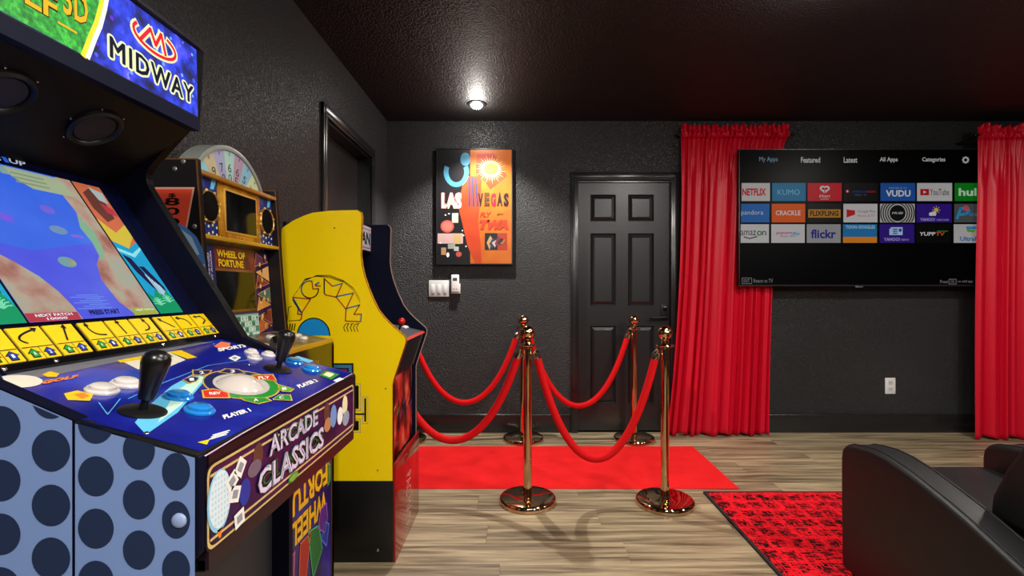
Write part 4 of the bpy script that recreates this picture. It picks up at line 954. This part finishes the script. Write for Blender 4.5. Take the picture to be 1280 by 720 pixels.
def rope(a, b, low, label):
    (xa, ya), (xb, yb) = posts[a], posts[b]
    d = Vector((xb-xa, yb-ya, 0)).normalized()
    A = Vector((xa, ya, .868))+d*.047; B = Vector((xb, yb, .868))-d*.047
    o = thing('velvet_rope', ((A+B)/2)*1.0, label, 'rope', 'red velvet barrier ropes')
    def at(t):
        p = A.lerp(B, t); s_ = abs(2*t-1); h_ = .35*s_**2+.65*(math.cosh(2.0*s_)-1)/(math.cosh(2.0)-1)
        return Vector((p.x, p.y, low+(A.z-.03-low)*h_))
    N = 48; path = [at(i/N) for i in range(N+1)]
    MB().tube(path, .0215, VELVET, 16).build('rope', o, smooth=True)
    for E, i0, i1, pc, sg in ((A, 0, 2, Vector((xa, ya, 0)), 1), (B, N, N-2, Vector((xb, yb, 0)), -1)):
        t = (path[i0]-path[i1]).normalized(); q = MB()
        q.lathe([(.0235, -.035), (.0245, -.02), (.0235, -.002), (.014, .008), (.010, .014), (.012, .018), (1e-6, .024)], path[i0], CHROME, t, 20)
        q.build('end_cap', o, smooth=True)
        h = MB(); e = path[i0]+t*.018; top = Vector((pc.x, pc.y, .880))+d*sg*.044
        h.tube([e, e+Vector((0, 0, .016))+d*sg*.006, top+Vector((0, 0, .014)), top+Vector((0, 0, .006))-d*sg*.002], .004, CHROME, 10)
        h.build('hook', o, smooth=True)
    return o
rope('nl', 'nr', .245, 'red velvet rope between the centre and right near stanchions')
rope('hl', 'nl', .335, 'red velvet rope of the near row left, running behind the yellow cabinet')
rope('fl', 'fr', .27, 'red velvet rope of the back row right, before the black door')
rope('hf', 'fl', .30, 'red velvet rope of the back row left, below the light switch')

# ------------------------------------------------------------------ things on the back wall
# poster: a generic travel-style print, black left and orange right
FPo = Frame((-.363, BACK-.034, 1.877), (1, 0, 0), (0, 0, 1))
po = thing('wall_poster', (-.363, BACK, 1.877), 'framed orange, red and black poster lettered in two words on the black wall', 'poster')
W2, H2 = .307, .472
MB().slab(FPo, -W2-.006, W2+.006, -H2-.006, H2+.006, -.034, -.004, BLK).build('poster_backing', po)
fr = MB()
for a in ((-W2-.009, -W2, -H2-.009, H2+.009), (W2, W2+.009, -H2-.009, H2+.009), (-W2, W2, H2, H2+.009), (-W2, W2, -H2-.009, -H2)): fr.slab(FPo, *a, -.034, .003, mat('poster_frame', '#1a1a1c', .3))
fr.build('poster_frame', po)
a = MB(); n = -.003
PB, PO, PR = mat('poster_black', '#101014', .35), noise_mat('poster_orange', ((.3, '#ac5014'), (.7, '#b36318')), (1, 1, 1), 7, 3, .35), noise_mat('poster_red', ((.3, '#a63316'), (.7, '#b03f1b')), (1, 1, 1), 9, 3, .35)
a.rect(FPo, -W2, W2, -H2, H2, n, PB)
a.rect(FPo, -.035, W2, -H2, H2, n+.0006, PO)
a.flat(FPo, [(-.085, .25), (.06, .25), (.05, .05), (.03, -.12), (.05, -.3), (.06, -H2), (.005, -H2), (-.06, -.32), (-.10, -.14), (-.135, .0), (-.11, .12)], n+.0012, PR)
a.flat(FPo, [(.01, .26), (.075, .22), (.13, .14), (.20, .19), (.27, .25), (.16, .44), (.02, .44)], n+.0010, PR)
for i, (x0, x1) in enumerate(((-.05, -.035), (-.025, -.01), (0, .015))): a.flat(FPo, [(x0, .24), (x1, .24), (x1+.01*i, 0), (x0+.01*i, 0)], n+.0018, mat('poster_slate', '#2e3453', .35))
# plain sunburst
cu, cv_ = .135, .31
for k in range(30):
    t = 2*PI*k/30; dt = .075; r1 = .135 if k % 2 else .112
    a.flat(FPo, [(cu+.07*math.cos(t-dt), cv_+.062*math.sin(t-dt)), (cu+r1*math.cos(t), cv_+r1*.92*math.sin(t)), (cu+.07*math.cos(t+dt), cv_+.062*math.sin(t+dt))], n+.0018, mat('poster_cream', '#b5a070', .4))
a.ell(FPo, cu, cv_, .078, .068, n+.0021, mat('poster_cream', '#b5a070', .4)); a.ell(FPo, cu, cv_, .058, .048, n+.0024, mat('poster_amber', '#b07b26', .4))
# flat blue curved band
PBL = mat('poster_blue', '#3b7690', .4)
arc = lambda r0, r1, a0, a1: [(-.15+r0*math.cos(math.radians(a0+(a1-a0)*i/16)), .285+r1*math.sin(math.radians(a0+(a1-a0)*i/16))) for i in range(17)]
a.flat(FPo, arc(.105, .125, 155, 385)+arc(.065, .085, 385, 155), n+.0015, PBL); a.ell(FPo, -.075, .39, .042, .055, n+.0017, PBL)
for k, (x, z, w_, h_, c_) in enumerate(((-.16, -.095, .026, .04, '#aca89c'), (-.20, -.265, .105, .042, '#b39390'), (-.145, -.27, .03, .040, '#ac9360'), (-.19, -.33, .03, .02, '#868c86'), (-.15, -.35, .02, .018, '#a0a3a0'), (-.255, -.37, .02, .03, '#a07b59'))):
    a.rect(FPo, x-w_, x+w_, z-h_, z+h_, n+.001+.0003*k, mat('poster_card%d' % k, c_, .4))
a.ell(FPo, -.225, -.165, .056, .052, n+.0016, mat('poster_coral', '#ac4840', .4)); a.ell(FPo, -.225, -.165, .042, .038, n+.0019, mat('poster_salmon', '#b36659', .4))
a.ell(FPo, -.13, -.395, .024, .022, n+.0016, mat('poster_coral', '#ac4840', .4)); a.ell(FPo, -.22, -.40, .012, .02, n+.0016, WHT)
for x, z in ((-.09, -.24), (-.07, -.33), (-.28, -.30), (-.10, -.20), (-.24, -.07), (-.21, -.06)): a.ell(FPo, x, z, .006, .006, n+.0016, WHT, 8)
a.rect(FPo, .085, .19, -.36, -.22, n+.0012, mat('poster_ink', '#14111c', .4)); a.rect(FPo, .19, .27, -.36, -.22, n+.0012, mat('poster_brick', '#933016', .4))
for k, cc in enumerate(('#a08659', '#2e2e48', '#aca69c', '#6e2330', '#232330', '#a0602c')): a.flat(FPo, [(.10+.022*k, -.30-.01*(k % 2)), (.13+.022*k, -.24-.02*(k % 3)), (.15+.022*k, -.27), (.125+.022*k, -.36+.01*k)], n+.0015+.0003*k, mat('poster_chip%d' % k, cc, .4))
t_ = MB()
for m, bo, nn in ((mat('poster_pink', '#ac6e66', .4), .10, n+.0035), (mat('poster_bone', '#b9b0a0', .4), .045, n+.0040), (mat('poster_rose', '#a0696e', .4), -.03, n+.0044)): t_.text(FPo, 'LAS', -.275, -.105, -.02, .115, nn, m, bold=bo)
t_.build('poster_lettering', po); t_ = MB()
for i, (c_, col) in enumerate(zip('VEGAS', ('#160909', '#482e0c', '#931629', '#100c10', '#160909'))): t_.text(FPo, c_, .028+.053*i, .072+.053*i, .0+.004*(i % 2), .11+.004*(i % 2), n+.0036, mat('poster_letter%d' % i, col, .4), bold=.06)
t_.build('poster_lettering', po); t_ = MB()
t_.text(FPo, 'FLY', .045, .14, -.088, -.048, n+.0036, mat('poster_vermil', '#ac3016', .4), bold=.06, shear=.2); t_.text(FPo, 'TWA', .04, .28, -.19, -.11, n+.0036, mat('poster_vermil', '#ac3016', .4), bold=.08, shear=.3)
t_.text(FPo, 'JET', .18, .245, -.075, -.058, n+.0036, INK, shear=.3)
t_.build('poster_lettering', po)
a.build('poster_print', po)

# switch plate with three rocker switches
FWl = Frame((0, BACK, 0), (1, 0, 0), (0, 0, 1))
lw = thing('light_switch', (-.66, BACK, 1.195), 'white three-gang light switch plate on the wall below the poster', 'light switch')
u0, u1, v0, v1 = -.745, -.577, 1.13, 1.267
MB().slab(FWl, u0, u1, v0, v1, 0, .012, mat('switch_white', '#c9c9c6', .3)).build('cover_plate', lw, bevel=.004)
for i in range(3):
    u = u0+.034+.050*i; MB().slab(FWl, u-.016, u+.016, v0+.033, v0+.104, .012, .0155, WHITE).build('rocker', lw, bevel=.002)
    MB().slab(FWl, u-.012, u+.012, v0+.016, v0+.027, .012, .0145, mat('slider_shade_grey', '#6a6a6a', .4)).build('slider_shadow', lw, bevel=.001)  # grey strips put the shadows below the rockers into the colour
rc = thing('remote_control', (-.52, BACK, 1.225), 'slim white remote control in a wall cradle right of the light switch', 'remote')
MB().slab(FWl, -.561, -.482, 1.157, 1.24, 0, .022, WHITE).build('cradle', rc, bevel=.004)
MB().slab(FWl, -.556, -.490, 1.168, 1.313, .022, .042, mat('remote_white', '#e6e6e4', .3)).build('remote_body', rc, bevel=.009, seg=3)
MB().slab(FWl, -.541, -.505, 1.262, 1.287, .042, .0428, mat('remote_display', '#4a4c50', .2)).build('display', rc, label='small grey display')
for q in (-.54, -.517): MB().slab(FWl, q, q+.012, 1.192, 1.199, .042, .0435, GRY).build('remote_button', rc)
# outlet
ou = thing('wall_outlet', (3.095, BACK, .39), 'white duplex outlet on the wall below the television', 'outlet')
MB().slab(FWl, 3.052, 3.138, .322, .456, 0, .007, WHITE).build('cover_plate', ou, bevel=.003)
for z in (.362, .416):
    MB().slab(FWl, 3.077, 3.113, z-.017, z+.017, .007, .009, mat('outlet_face', '#c4c4c0', .35)).build('socket', ou, bevel=.002)
    sl_ = MB(); sl_.slab(FWl, 3.084, 3.087, z-.004, z+.009, .0085, .0094, INK); sl_.slab(FWl, 3.103, 3.106, z-.004, z+.009, .0085, .0094, INK); sl_.ell(FWl, 3.095, z-.010, .003, .003, .0094, INK, 8); sl_.build('socket_slots', ou)

# ------------------------------------------------------------------ television
TY = 3.985
FT = Frame((0, TY, 0), (1, 0, 0), (0, 0, 1))
tv = thing('television', (2.75, TY+.03, 1.77), 'large wall television showing rows of app tiles between red curtains', 'television')
tu0, tv0 = FT.uv(923.5, 357.5); tu1, tv1 = FT.uv(1224.5, 186.5)
MB().slab(FT, tu0, tu1, tv0, tv1, -.035, -.001, BLK).build('housing', tv, bevel=.002)
b = MB(); BZL = mat('bezel_steel', '#4a4a4c', .25, .8)
b.slab(FT, tu0, tu1, tv0, tv0+.010, -.012, .004, BZL); b.slab(FT, tu0, tu1, tv1-.005, tv1, -.012, .003, BZL); b.slab(FT, tu0, tu0+.005, tv0+.010, tv1-.005, -.012, .003, BZL); b.slab(FT, tu1-.005, tu1, tv0+.010, tv1-.005, -.012, .003, BZL)
b.build('bezel', tv)
MB().slab(FT, (tu0+tu1)/2-.03, (tu0+tu1)/2+.03, tv0-.012, tv0, -.01, .002, mat('tv_badge', '#9a9a9c', .25, .8)).build('badge', tv, bevel=.001)
MB().slab(FT, tu0+.005, tu1-.005, tv0+.010, tv1-.005, -.001, .0, mat('tv_glass', '#020203', .35, spec=.06)).build('screen', tv)
MB().box(2.45, 3.05, TY+.035, BACK, 1.5, 2.0, BLK).build('wall_mount', tv)
def te(name, c, e=.36): return mat('tv_'+name, c, .4, emit=e, spec=.08)
TW, TG = te('white', '#c4c4c6'), te('black', '#050505', .02)
m_ = MB(); n = .0006
def tt(s_, x0, x1, y0, y1, m, nn=.0016, bold=.0, shear=0, target=None):
    q0 = FT.uv(x0, y1); q1 = FT.uv(x1, y0); (target or MB()).text(FT, s_, q0[0], q1[0], q0[1], q1[1], nn, m, bold=bold, shear=shear) if target else MB().text(FT, s_, q0[0], q1[0], q0[1], q1[1], nn, m, bold=bold, shear=shear).build('menu_text', tv)
tt('My Apps', 949, 972, 196, 203.5, te('blue_text', '#7a98b4', .4), bold=.0)
for s_, x0, x1 in (('Featured', 1001, 1025), ('Latest', 1054.5, 1071.5), ('All Apps', 1099.5, 1122), ('Categories', 1152.5, 1181.5)): tt(s_, x0, x1, 196.5, 203.5, TW, bold=.02)
c_ = FT.uv(1206.8, 200); g = [(c_[0]+.019*math.cos(2*PI*i/24), c_[1]+.019*math.sin(2*PI*i/24)) for i in range(25)]; m_.line(FT, g, .012, .0016, TW)
for i in range(8): t = i*PI/4; m_.line(FT, [(c_[0]+.02*math.cos(t), c_[1]+.02*math.sin(t)), (c_[0]+.027*math.cos(t), c_[1]+.027*math.sin(t))], .008, .0016, TW)
tt('EXIT', 929.5, 937, 349, 353, te('hint', '#8a8a8c', .3)); tt('Return to TV', 942, 966, 348.6, 353.4, te('hint', '#8a8a8c', .3)); m_.build('gear_icon', tv); m_ = MB(); m_.pxline(FT, [(927.5, 347.5), (939.5, 347.5), (939.5, 354.5), (927.5, 354.5), (927.5, 347.5)], .004, .0016, te('hint', '#8a8a8c', .3))
tt('Press', 1175, 1184.5, 350, 354, te('hint', '#8a8a8c', .3)); tt('to add app', 1197, 1216, 350, 354, te('hint', '#8a8a8c', .3)); tt('OK', 1188, 1193, 350.5, 353.5, te('hint', '#8a8a8c', .3)); m_.build('key_outline', tv); m_ = MB(); m_.pxline(FT, [(1186, 349), (1195, 349), (1195, 355), (1186, 355), (1186, 349)], .004, .0016, te('hint', '#8a8a8c', .3))
m_.build('key_outline', tv)
cols = [(927, 962.3), (965.2, 1007), (1009.6, 1052), (1054.8, 1097.3), (1100.6, 1144), (1146.2, 1190), (1193.3, 1223.3)]
rows = [(228.8, 251.3), (254.8, 278), (280.3, 303.6)]
tc = [['#b4b4b4', '#1a6a94', '#b01420', '#060608', '#1c4c98', '#b8b8ba', '#0c7a1c'],
      ['#1c5cA4', '#c8500c', '#0a0a0a', '#b8b8ba', '#b0b0b0', '#2c147a', '#4a4e50'],
      ['#b8b8ba', '#b8b8ba', '#8c8c90', '#1a6aa4', '#2a1478', '#060606', '#b0b0b2']]
def tile(r, c):
    (x0, x1), (y0, y1) = cols[c], rows[r]; dx = -.6*r
    a0, b0 = FT.uv(x0+dx, y1); a1, b1 = FT.uv(x1+dx, y0)
    o = MB().slab(FT, a0, a1, b0, b1, 0, .0012, te('tile'+tc[r][c][1:], tc[r][c])).build('app_tile', tv)
    return o, x0+dx, x1+dx, y0, y1
for r in range(3):
    for c in range(7):
        o, x0, x1, y0, y1 = tile(r, c); l = MB(); W_ = x1-x0; H_ = y1-y0; nn = .0018
        def T_(s_, a, b, cc, d, m, bold=.02, shear=0, k=0): tt(s_, x0+W_*a, x0+W_*b, y0+H_*cc, y0+H_*d, m, nn+k, bold, shear, l)
        def R_(a, b, cc, d, m, k=0): l.px(FT, [(x0+W_*a, y0+H_*cc), (x0+W_*b, y0+H_*cc), (x0+W_*b, y0+H_*d), (x0+W_*a, y0+H_*d)], nn-.0003+k, m)
        def E_(a, b, ra, rb, m, k=0): q = FT.uv(x0+W_*a, y0+H_*b); s1 = (TY/FP); l.ell(FT, q[0], q[1], ra*W_*s1, rb*H_*s1, nn-.0003+k, m, 24)
        blk, red_, blu_, wht = te('ink', '#101014', .1), te('red', '#b0141c'), te('blue', '#1c3c98'), te('white2', '#c8ccd0')
        if (r, c) == (0, 0): T_('NETFLIX', .02, .86, .30, .70, red_, .04)
        if (r, c) == (0, 1): T_('KUMO', .16, .82, .36, .66, te('sky', '#7ab4d0'), -.01)
        if (r, c) == (0, 2):
            for a in (.44, .56): E_(a, .30, .085, .145, wht)
            l.px(FT, [(x0+W_*.36, y0+H_*.34), (x0+W_*.64, y0+H_*.34), (x0+W_*.5, y0+H_*.6)], nn-.0003, wht)
            for a in (.45, .55): E_(a, .31, .045, .07, te('tileb01420', '#b01420'), .0005)
            R_(.485, .515, .3, .6, te('tileb01420', '#b01420'), .0005); T_('iHeart', .34, .66, .64, .80, wht, 0); T_('RADIO', .38, .62, .86, .92, wht, 0)
        if (r, c) == (0, 3):
            E_(.10, .46, .05, .10, red_); E_(.10, .46, .025, .05, wht, .0004); T_('AMERICAN', .25, .68, .42, .54, blu_, 0); T_('RADIO', .69, .93, .42, .54, red_, 0); T_('MUSIC - TV', .32, .66, .62, .70, te('dim', '#6a6a70'), 0)
        if (r, c) == (0, 4): T_('VUDU', .15, .86, .40, .76, wht, .03); T_('MOVIES & TV', .24, .76, .24, .32, te('sky', '#7ab4d0'), 0)
        if (r, c) == (0, 5):
            R_(.09, .34, .33, .68, red_); l.px(FT, [(x0+W_*.18, y0+H_*.42), (x0+W_*.27, y0+H_*.505), (x0+W_*.18, y0+H_*.59)], nn, wht); T_('YouTube', .37, .91, .33, .68, blk, .0)
        if (r, c) == (0, 6): T_('hul', .16, .90, .28, .72, te('mint', '#b4d8b8'), .03)
        if (r, c) == (1, 0): T_('pandora', .0, .78, .34, .66, wht, -.01)
        if (r, c) == (1, 1): T_('CRACKLE', .12, .86, .36, .62, wht, .01)
        if (r, c) == (1, 2): R_(.03, .98, .30, .74, te('amber', '#a8741c')); T_('FLIXFLING', .08, .92, .37, .66, blk, .03, 0, .0004)
        if (r, c) == (1, 3):
            l.px(FT, [(x0+W_*.09, y0+H_*.30), (x0+W_*.34, y0+H_*.36), (x0+W_*.34, y0+H_*.58), (x0+W_*.09, y0+H_*.74)], nn-.0003, red_); T_('Google Play', .42, .94, .34, .50, blk, -.01); T_('Movies & TV', .42, .92, .58, .70, red_, -.01)
        if (r, c) == (1, 4):
            for k in range(9, -1, -1):
                q = FT.uv((x0+x1)/2, (y0+y1)/2); Rr = (.235+.034*k)*W_*TY/FP*.98; hw, hh = W_*TY/FP*.495, H_*TY/FP*.49
                pts = [(q[0]+max(-hw, min(hw, Rr*math.cos(2*PI*i/40))), q[1]+max(-hh, min(hh, Rr*math.sin(2*PI*i/40)))) for i in range(40)]
                l.flat(FT, pts, nn-.0004+.0001*(9-k), blk if k % 2 == 0 else te('ring', '#a8a8a8'))
            T_('MUBI', .34, .66, .44, .56, wht, 0, .2, .0012)
        if (r, c) == (1, 5):
            E_(.56, .33, .06, .11, te('sun', '#c8b040'))
            for k in range(8): l.pxline(FT, [(x0+W_*.56+3.4*math.cos(k*PI/4), y0+H_*.33+3.4*math.sin(k*PI/4)), (x0+W_*.56+4.8*math.cos(k*PI/4), y0+H_*.33+4.8*math.sin(k*PI/4))], .005, nn, te('sun', '#c8b040'))
            E_(.42, .55, .07, .10, wht, .0004); E_(.49, .50, .06, .10, wht, .0006); R_(.36, .55, .52, .64, wht, .0008); T_('YAHOO!', .10, .52, .76, .93, te('lilac', '#a89ad0'), .02); T_('WEATHER', .56, .92, .82, .92, te('lilac', '#a89ad0'), 0)
        if (r, c) == (1, 6):
            l.pxline(FT, [(x0+W_*.12, y0+H_*.78), (x0+W_*.26, y0+H_*.25), (x0+W_*.55, y0+H_*.22), (x0+W_*.62, y0+H_*.42), (x0+W_*.45, y0+H_*.55), (x0+W_*.26, y0+H_*.58)], .022, nn, te('azure', '#2a8ac0')); E_(.48, .24, .12, .16, te('coral', '#c04a5a'), .0006); T_('lex', .62, .98, .42, .66, te('azure', '#2a8ac0'), 0)
        if (r, c) == (2, 0): T_('amaz', .0, .54, .34, .60, blk, .0); E_(.66, .48, .09, .135, te('green', '#147a34')); E_(.66, .48, .045, .07, te('tileb8b8ba', '#b8b8ba'), .0005); T_('n', .76, .90, .36, .60, blk, .0); l.pxline(FT, [(x0+W_*.12, y0+H_*.68), (x0+W_*.32, y0+H_*.77), (x0+W_*.58, y0+H_*.66)], .008, nn, blk)
        if (r, c) == (2, 1): T_('popcorn', .14, .62, .42, .58, te('magenta', '#b02a6a'), .02, .3); T_('flix', .62, .88, .42, .58, te('azure', '#2a8ac0'), .02, .3); T_('feels like', .28, .72, .60, .68, te('navy', '#1c3a6a'), .0, .2)
        if (r, c) == (2, 2): T_('flickr', .12, .86, .28, .76, te('indigo', '#1c2478', .4), .03)
        if (r, c) == (2, 3): R_(0, 1, .68, 1, te('orange', '#c87a1c')); T_('TOON GOGGLES', .08, .94, .06, .24, te('ice', '#9ac0d8'), .03, 0, .0003)
        if (r, c) == (2, 4):
            R_(.32, .66, .16, .58, te('ice2', '#a4c0dc')); R_(.28, .34, .24, .58, te('ice2', '#a4c0dc')); R_(.55, .63, .24, .40, blu_, .0004)
            for k in range(3): R_(.38, .51, .24+.11*k, .30+.11*k, blu_, .0004)
            T_('YAHOO!', .12, .58, .72, .90, te('lilac', '#a89ad0'), .02); T_('NEWS', .62, .84, .78, .89, te('lilac', '#a89ad0'), 0)
        if (r, c) == (2, 5): T_('YUPP', .10, .55, .42, .62, wht, .02, .1); T_('TV', .56, .82, .42, .62, te('vermil', '#b8501c'), .03, .1); l.pxline(FT, [(x0+W_*.6, y0+H_*.37), (x0+W_*.9, y0+H_*.37)], .008, nn, te('green', '#147a34'))
        if (r, c) == (2, 6):
            l.px(FT, [(x0+W_*.5, y0+H_*.12), (x0+W_*.95, y0+H_*.12), (x0+W_*.95, y0+H_*.26), (x0+W_*.55, y0+H_*.3)], nn-.0003, te('azure', '#2a8ac0')); l.px(FT, [(x0+W_*.5, y0+H_*.14), (x0+W_*.62, y0+H_*.3), (x0+W_*.92, y0+H_*.32), (x0+W_*.8, y0+H_*.44), (x0+W_*.56, y0+H_*.4)], nn, te('leaf', '#5a9a2c')); l.px(FT, [(x0+W_*.66, y0+H_*.46), (x0+W_*.84, y0+H_*.46), (x0+W_*.76, y0+H_*.6)], nn, te('sun', '#c8b040'))
            T_('UltraF', .26, 1.0, .66, .90, te('royal', '#1c6ab0'), .03)
        if l.v: l.build('tile_lettering', o)

# ------------------------------------------------------------------ curtains
def curtain(label, xt0, xt1, xb0, xb1, Yc, amp, seed, folds, ztop=2.475, bow=0.0, ybot=None, zbot=.012):
    rnd = random.Random(seed); o = thing('curtain', ((xb0+xb1)/2, Yc, 0), label, 'curtain', 'red floor-length curtains')
    ph = [rnd.uniform(0, 6.28) for _ in range(8)]; ZR = ztop
    def depth(s, t):                       # t 0 top .. 1 bottom
        w = s+.035*math.sin(2*PI*s*1.7+ph[0])+.016*math.sin(2*PI*s*4.3+ph[1])+.012*t*math.sin(3*t+ph[2]+5*s)
        a = amp*(.55+.45*t)
        d = a*(-.95*(2*abs(math.sin(PI*folds*w+ph[3]))**.75-1.2)+.42*math.sin(2*PI*folds*.37*w+ph[4]+.6*t)+.14*math.sin(2*PI*folds*2.1*w+ph[5]))
        k = max(0, 1-t*6); d = d*(1-k)+k*amp*.45*math.sin(2*PI*folds*2.3*s+ph[6])
        return d
    def edge(t):
        e = t**2.3
        return xt0+(xb0-xt0)*e+bow*math.sin(PI*t), xt1+(xb1-xt1)*(t**.5)
    def pos(s, t):
        a, b = edge(t); x = a+(b-a)*s; d = depth(s, t)
        yb = Yc if ybot is None else Yc+(ybot-Yc)*t**2
        return Vector((x+.35*d*math.sin(s*31), yb+d, ZR+(zbot-ZR)*t+(.012*math.sin(2*PI*folds*.5*s+ph[7]) if t > .999 else 0)))
    MB().grid(pos, 260, 70, CURT).build('drape', o, smooth=True, solidify=.0025)
    def ruf(s, t):                         # gathered pocket round the rod with a frilled heading above
        p = pos(s, 0); z = ZR-.012+.10*t; top = .010*math.sin(2*PI*folds*1.1*s+ph[2])+.008*math.sin(2*PI*folds*2.7*s+ph[1])+.014*(abs(s-.5)*2)**6
        bulge = -.016*math.sin(PI*min(1, t/.55)) if t < .55 else -.002
        return Vector((p.x, Yc+depth(s, 0)*(.5+t)+bulge+.008*math.sin(2*PI*folds*3.1*s+5*t), z+top*t))
    MB().grid(ruf, 260, 12, CURT).build('ruffled_heading', o, smooth=True, solidify=.002)
    rod = thing('curtain_rod', ((xt0+xt1)/2, Yc, ZR+.015), 'black curtain rod of the %s' % ('left red curtain above the television corner' if xt0 < 2 else 'right red curtain at the picture edge'), 'curtain rod')
    MB().tube([(xt0-.025, Yc, ZR+.016), (xt1+.025, Yc, ZR+.016)], .008, BLK, 12).build('rod', rod, smooth=True)
    for x in (xt0-.03, xt1+.03):
        MB().ball((x, Yc, ZR+.016), .014, BLK, k=14).build('finial', rod, smooth=True)
    for x in (xt0-.012, xt1+.012): MB().box(x-.006, x+.006, Yc, BACK, ZR-.002, ZR+.008, BLK).build('bracket', rod)
    return o
curtain('red satin curtain hanging left of and behind the television', 1.338, 2.22, 1.20, 2.02, 4.076, .027, 5, 10, ztop=2.452, ybot=4.03)
curtain('red satin curtain at the right edge of the photo, overlapping the television', 3.655, 4.55, 3.62, 4.55, 3.935, .03, 12, 9, ztop=2.40, bow=-.02)

# ------------------------------------------------------------------ armchair, facing the television
ac = thing('armchair', (1.68, 1.6, .012), 'black leather armchair with sloping padded arms on the red rug', 'armchair')
arm = [(2.040, .055), (2.046, .30), (2.046, .50), (2.040, .535), (2.022, .556), (1.99, .570), (1.94, .580), (1.87, .588), (1.80, .586), (1.70, .569), (1.617, .548), (1.54, .527), (1.48, .508), (1.42, .487), (1.363, .466), (1.29, .440), (1.20, .408), (1.10, .372), (1.06, .34), (1.06, .055)]
def arm_part(x0, x1, outer):
    MB().prism([(x0, y, z) for y, z in arm], (x1-x0, 0, 0), LEATHER).build('arm', ac, bevel=.018, seg=4, angle=50)
    s = MB(); 
    for xs in (x0+.022, x1-.022): s.tube([(xs, y, z+.0012) for y, z in arm[3:-3]], .0022, SEAM, 8)
    s.build('arm_seam', ac, smooth=True)
arm_part(1.326, 1.45, -1); arm_part(1.908, 2.035, 1)
MB().box(1.452, 1.906, 1.42, 2.0, .055, .33, LEATHER).build('seat_base', ac, bevel=.012, seg=3)
MB().box(1.453, 1.905, 1.40, 2.03, .335, .475, LEATHER).build('seat_cushion', ac, bevel=.03, seg=4)
bp = [(1.545, .478), (1.535, .56), (1.49, .66), (1.43, .76), (1.38, .86), (1.335, .95), (1.29, .985), (1.23, .97), (1.21, .91), (1.25, .78), (1.30, .6), (1.33, .478)]
MB().prism([(1.455, y, z) for y, z in bp], (.448, 0, 0), LEATHER).build('back_cushion', ac, bevel=.028, seg=4, angle=60)
MB().box(1.452, 1.906, 1.08, 1.30, .055, .50, LEATHER).build('back_base', ac, bevel=.012, seg=3)
bs = [(1.20, .50), (1.255, .5), (1.19, .80), (1.15, .96), (1.09, .96), (1.10, .80)]
MB().prism([(1.455, y, z) for y, z in bs], (.448, 0, 0), LEATHER).build('back_shell', ac, bevel=.015, seg=3)
for x in (1.36, 2.0):
    for y in (1.12, 1.98): MB().lathe([(.02, .0121), (.025, .056)], (x, y, 0), BLK, k=16).build('leg', ac, smooth=True)
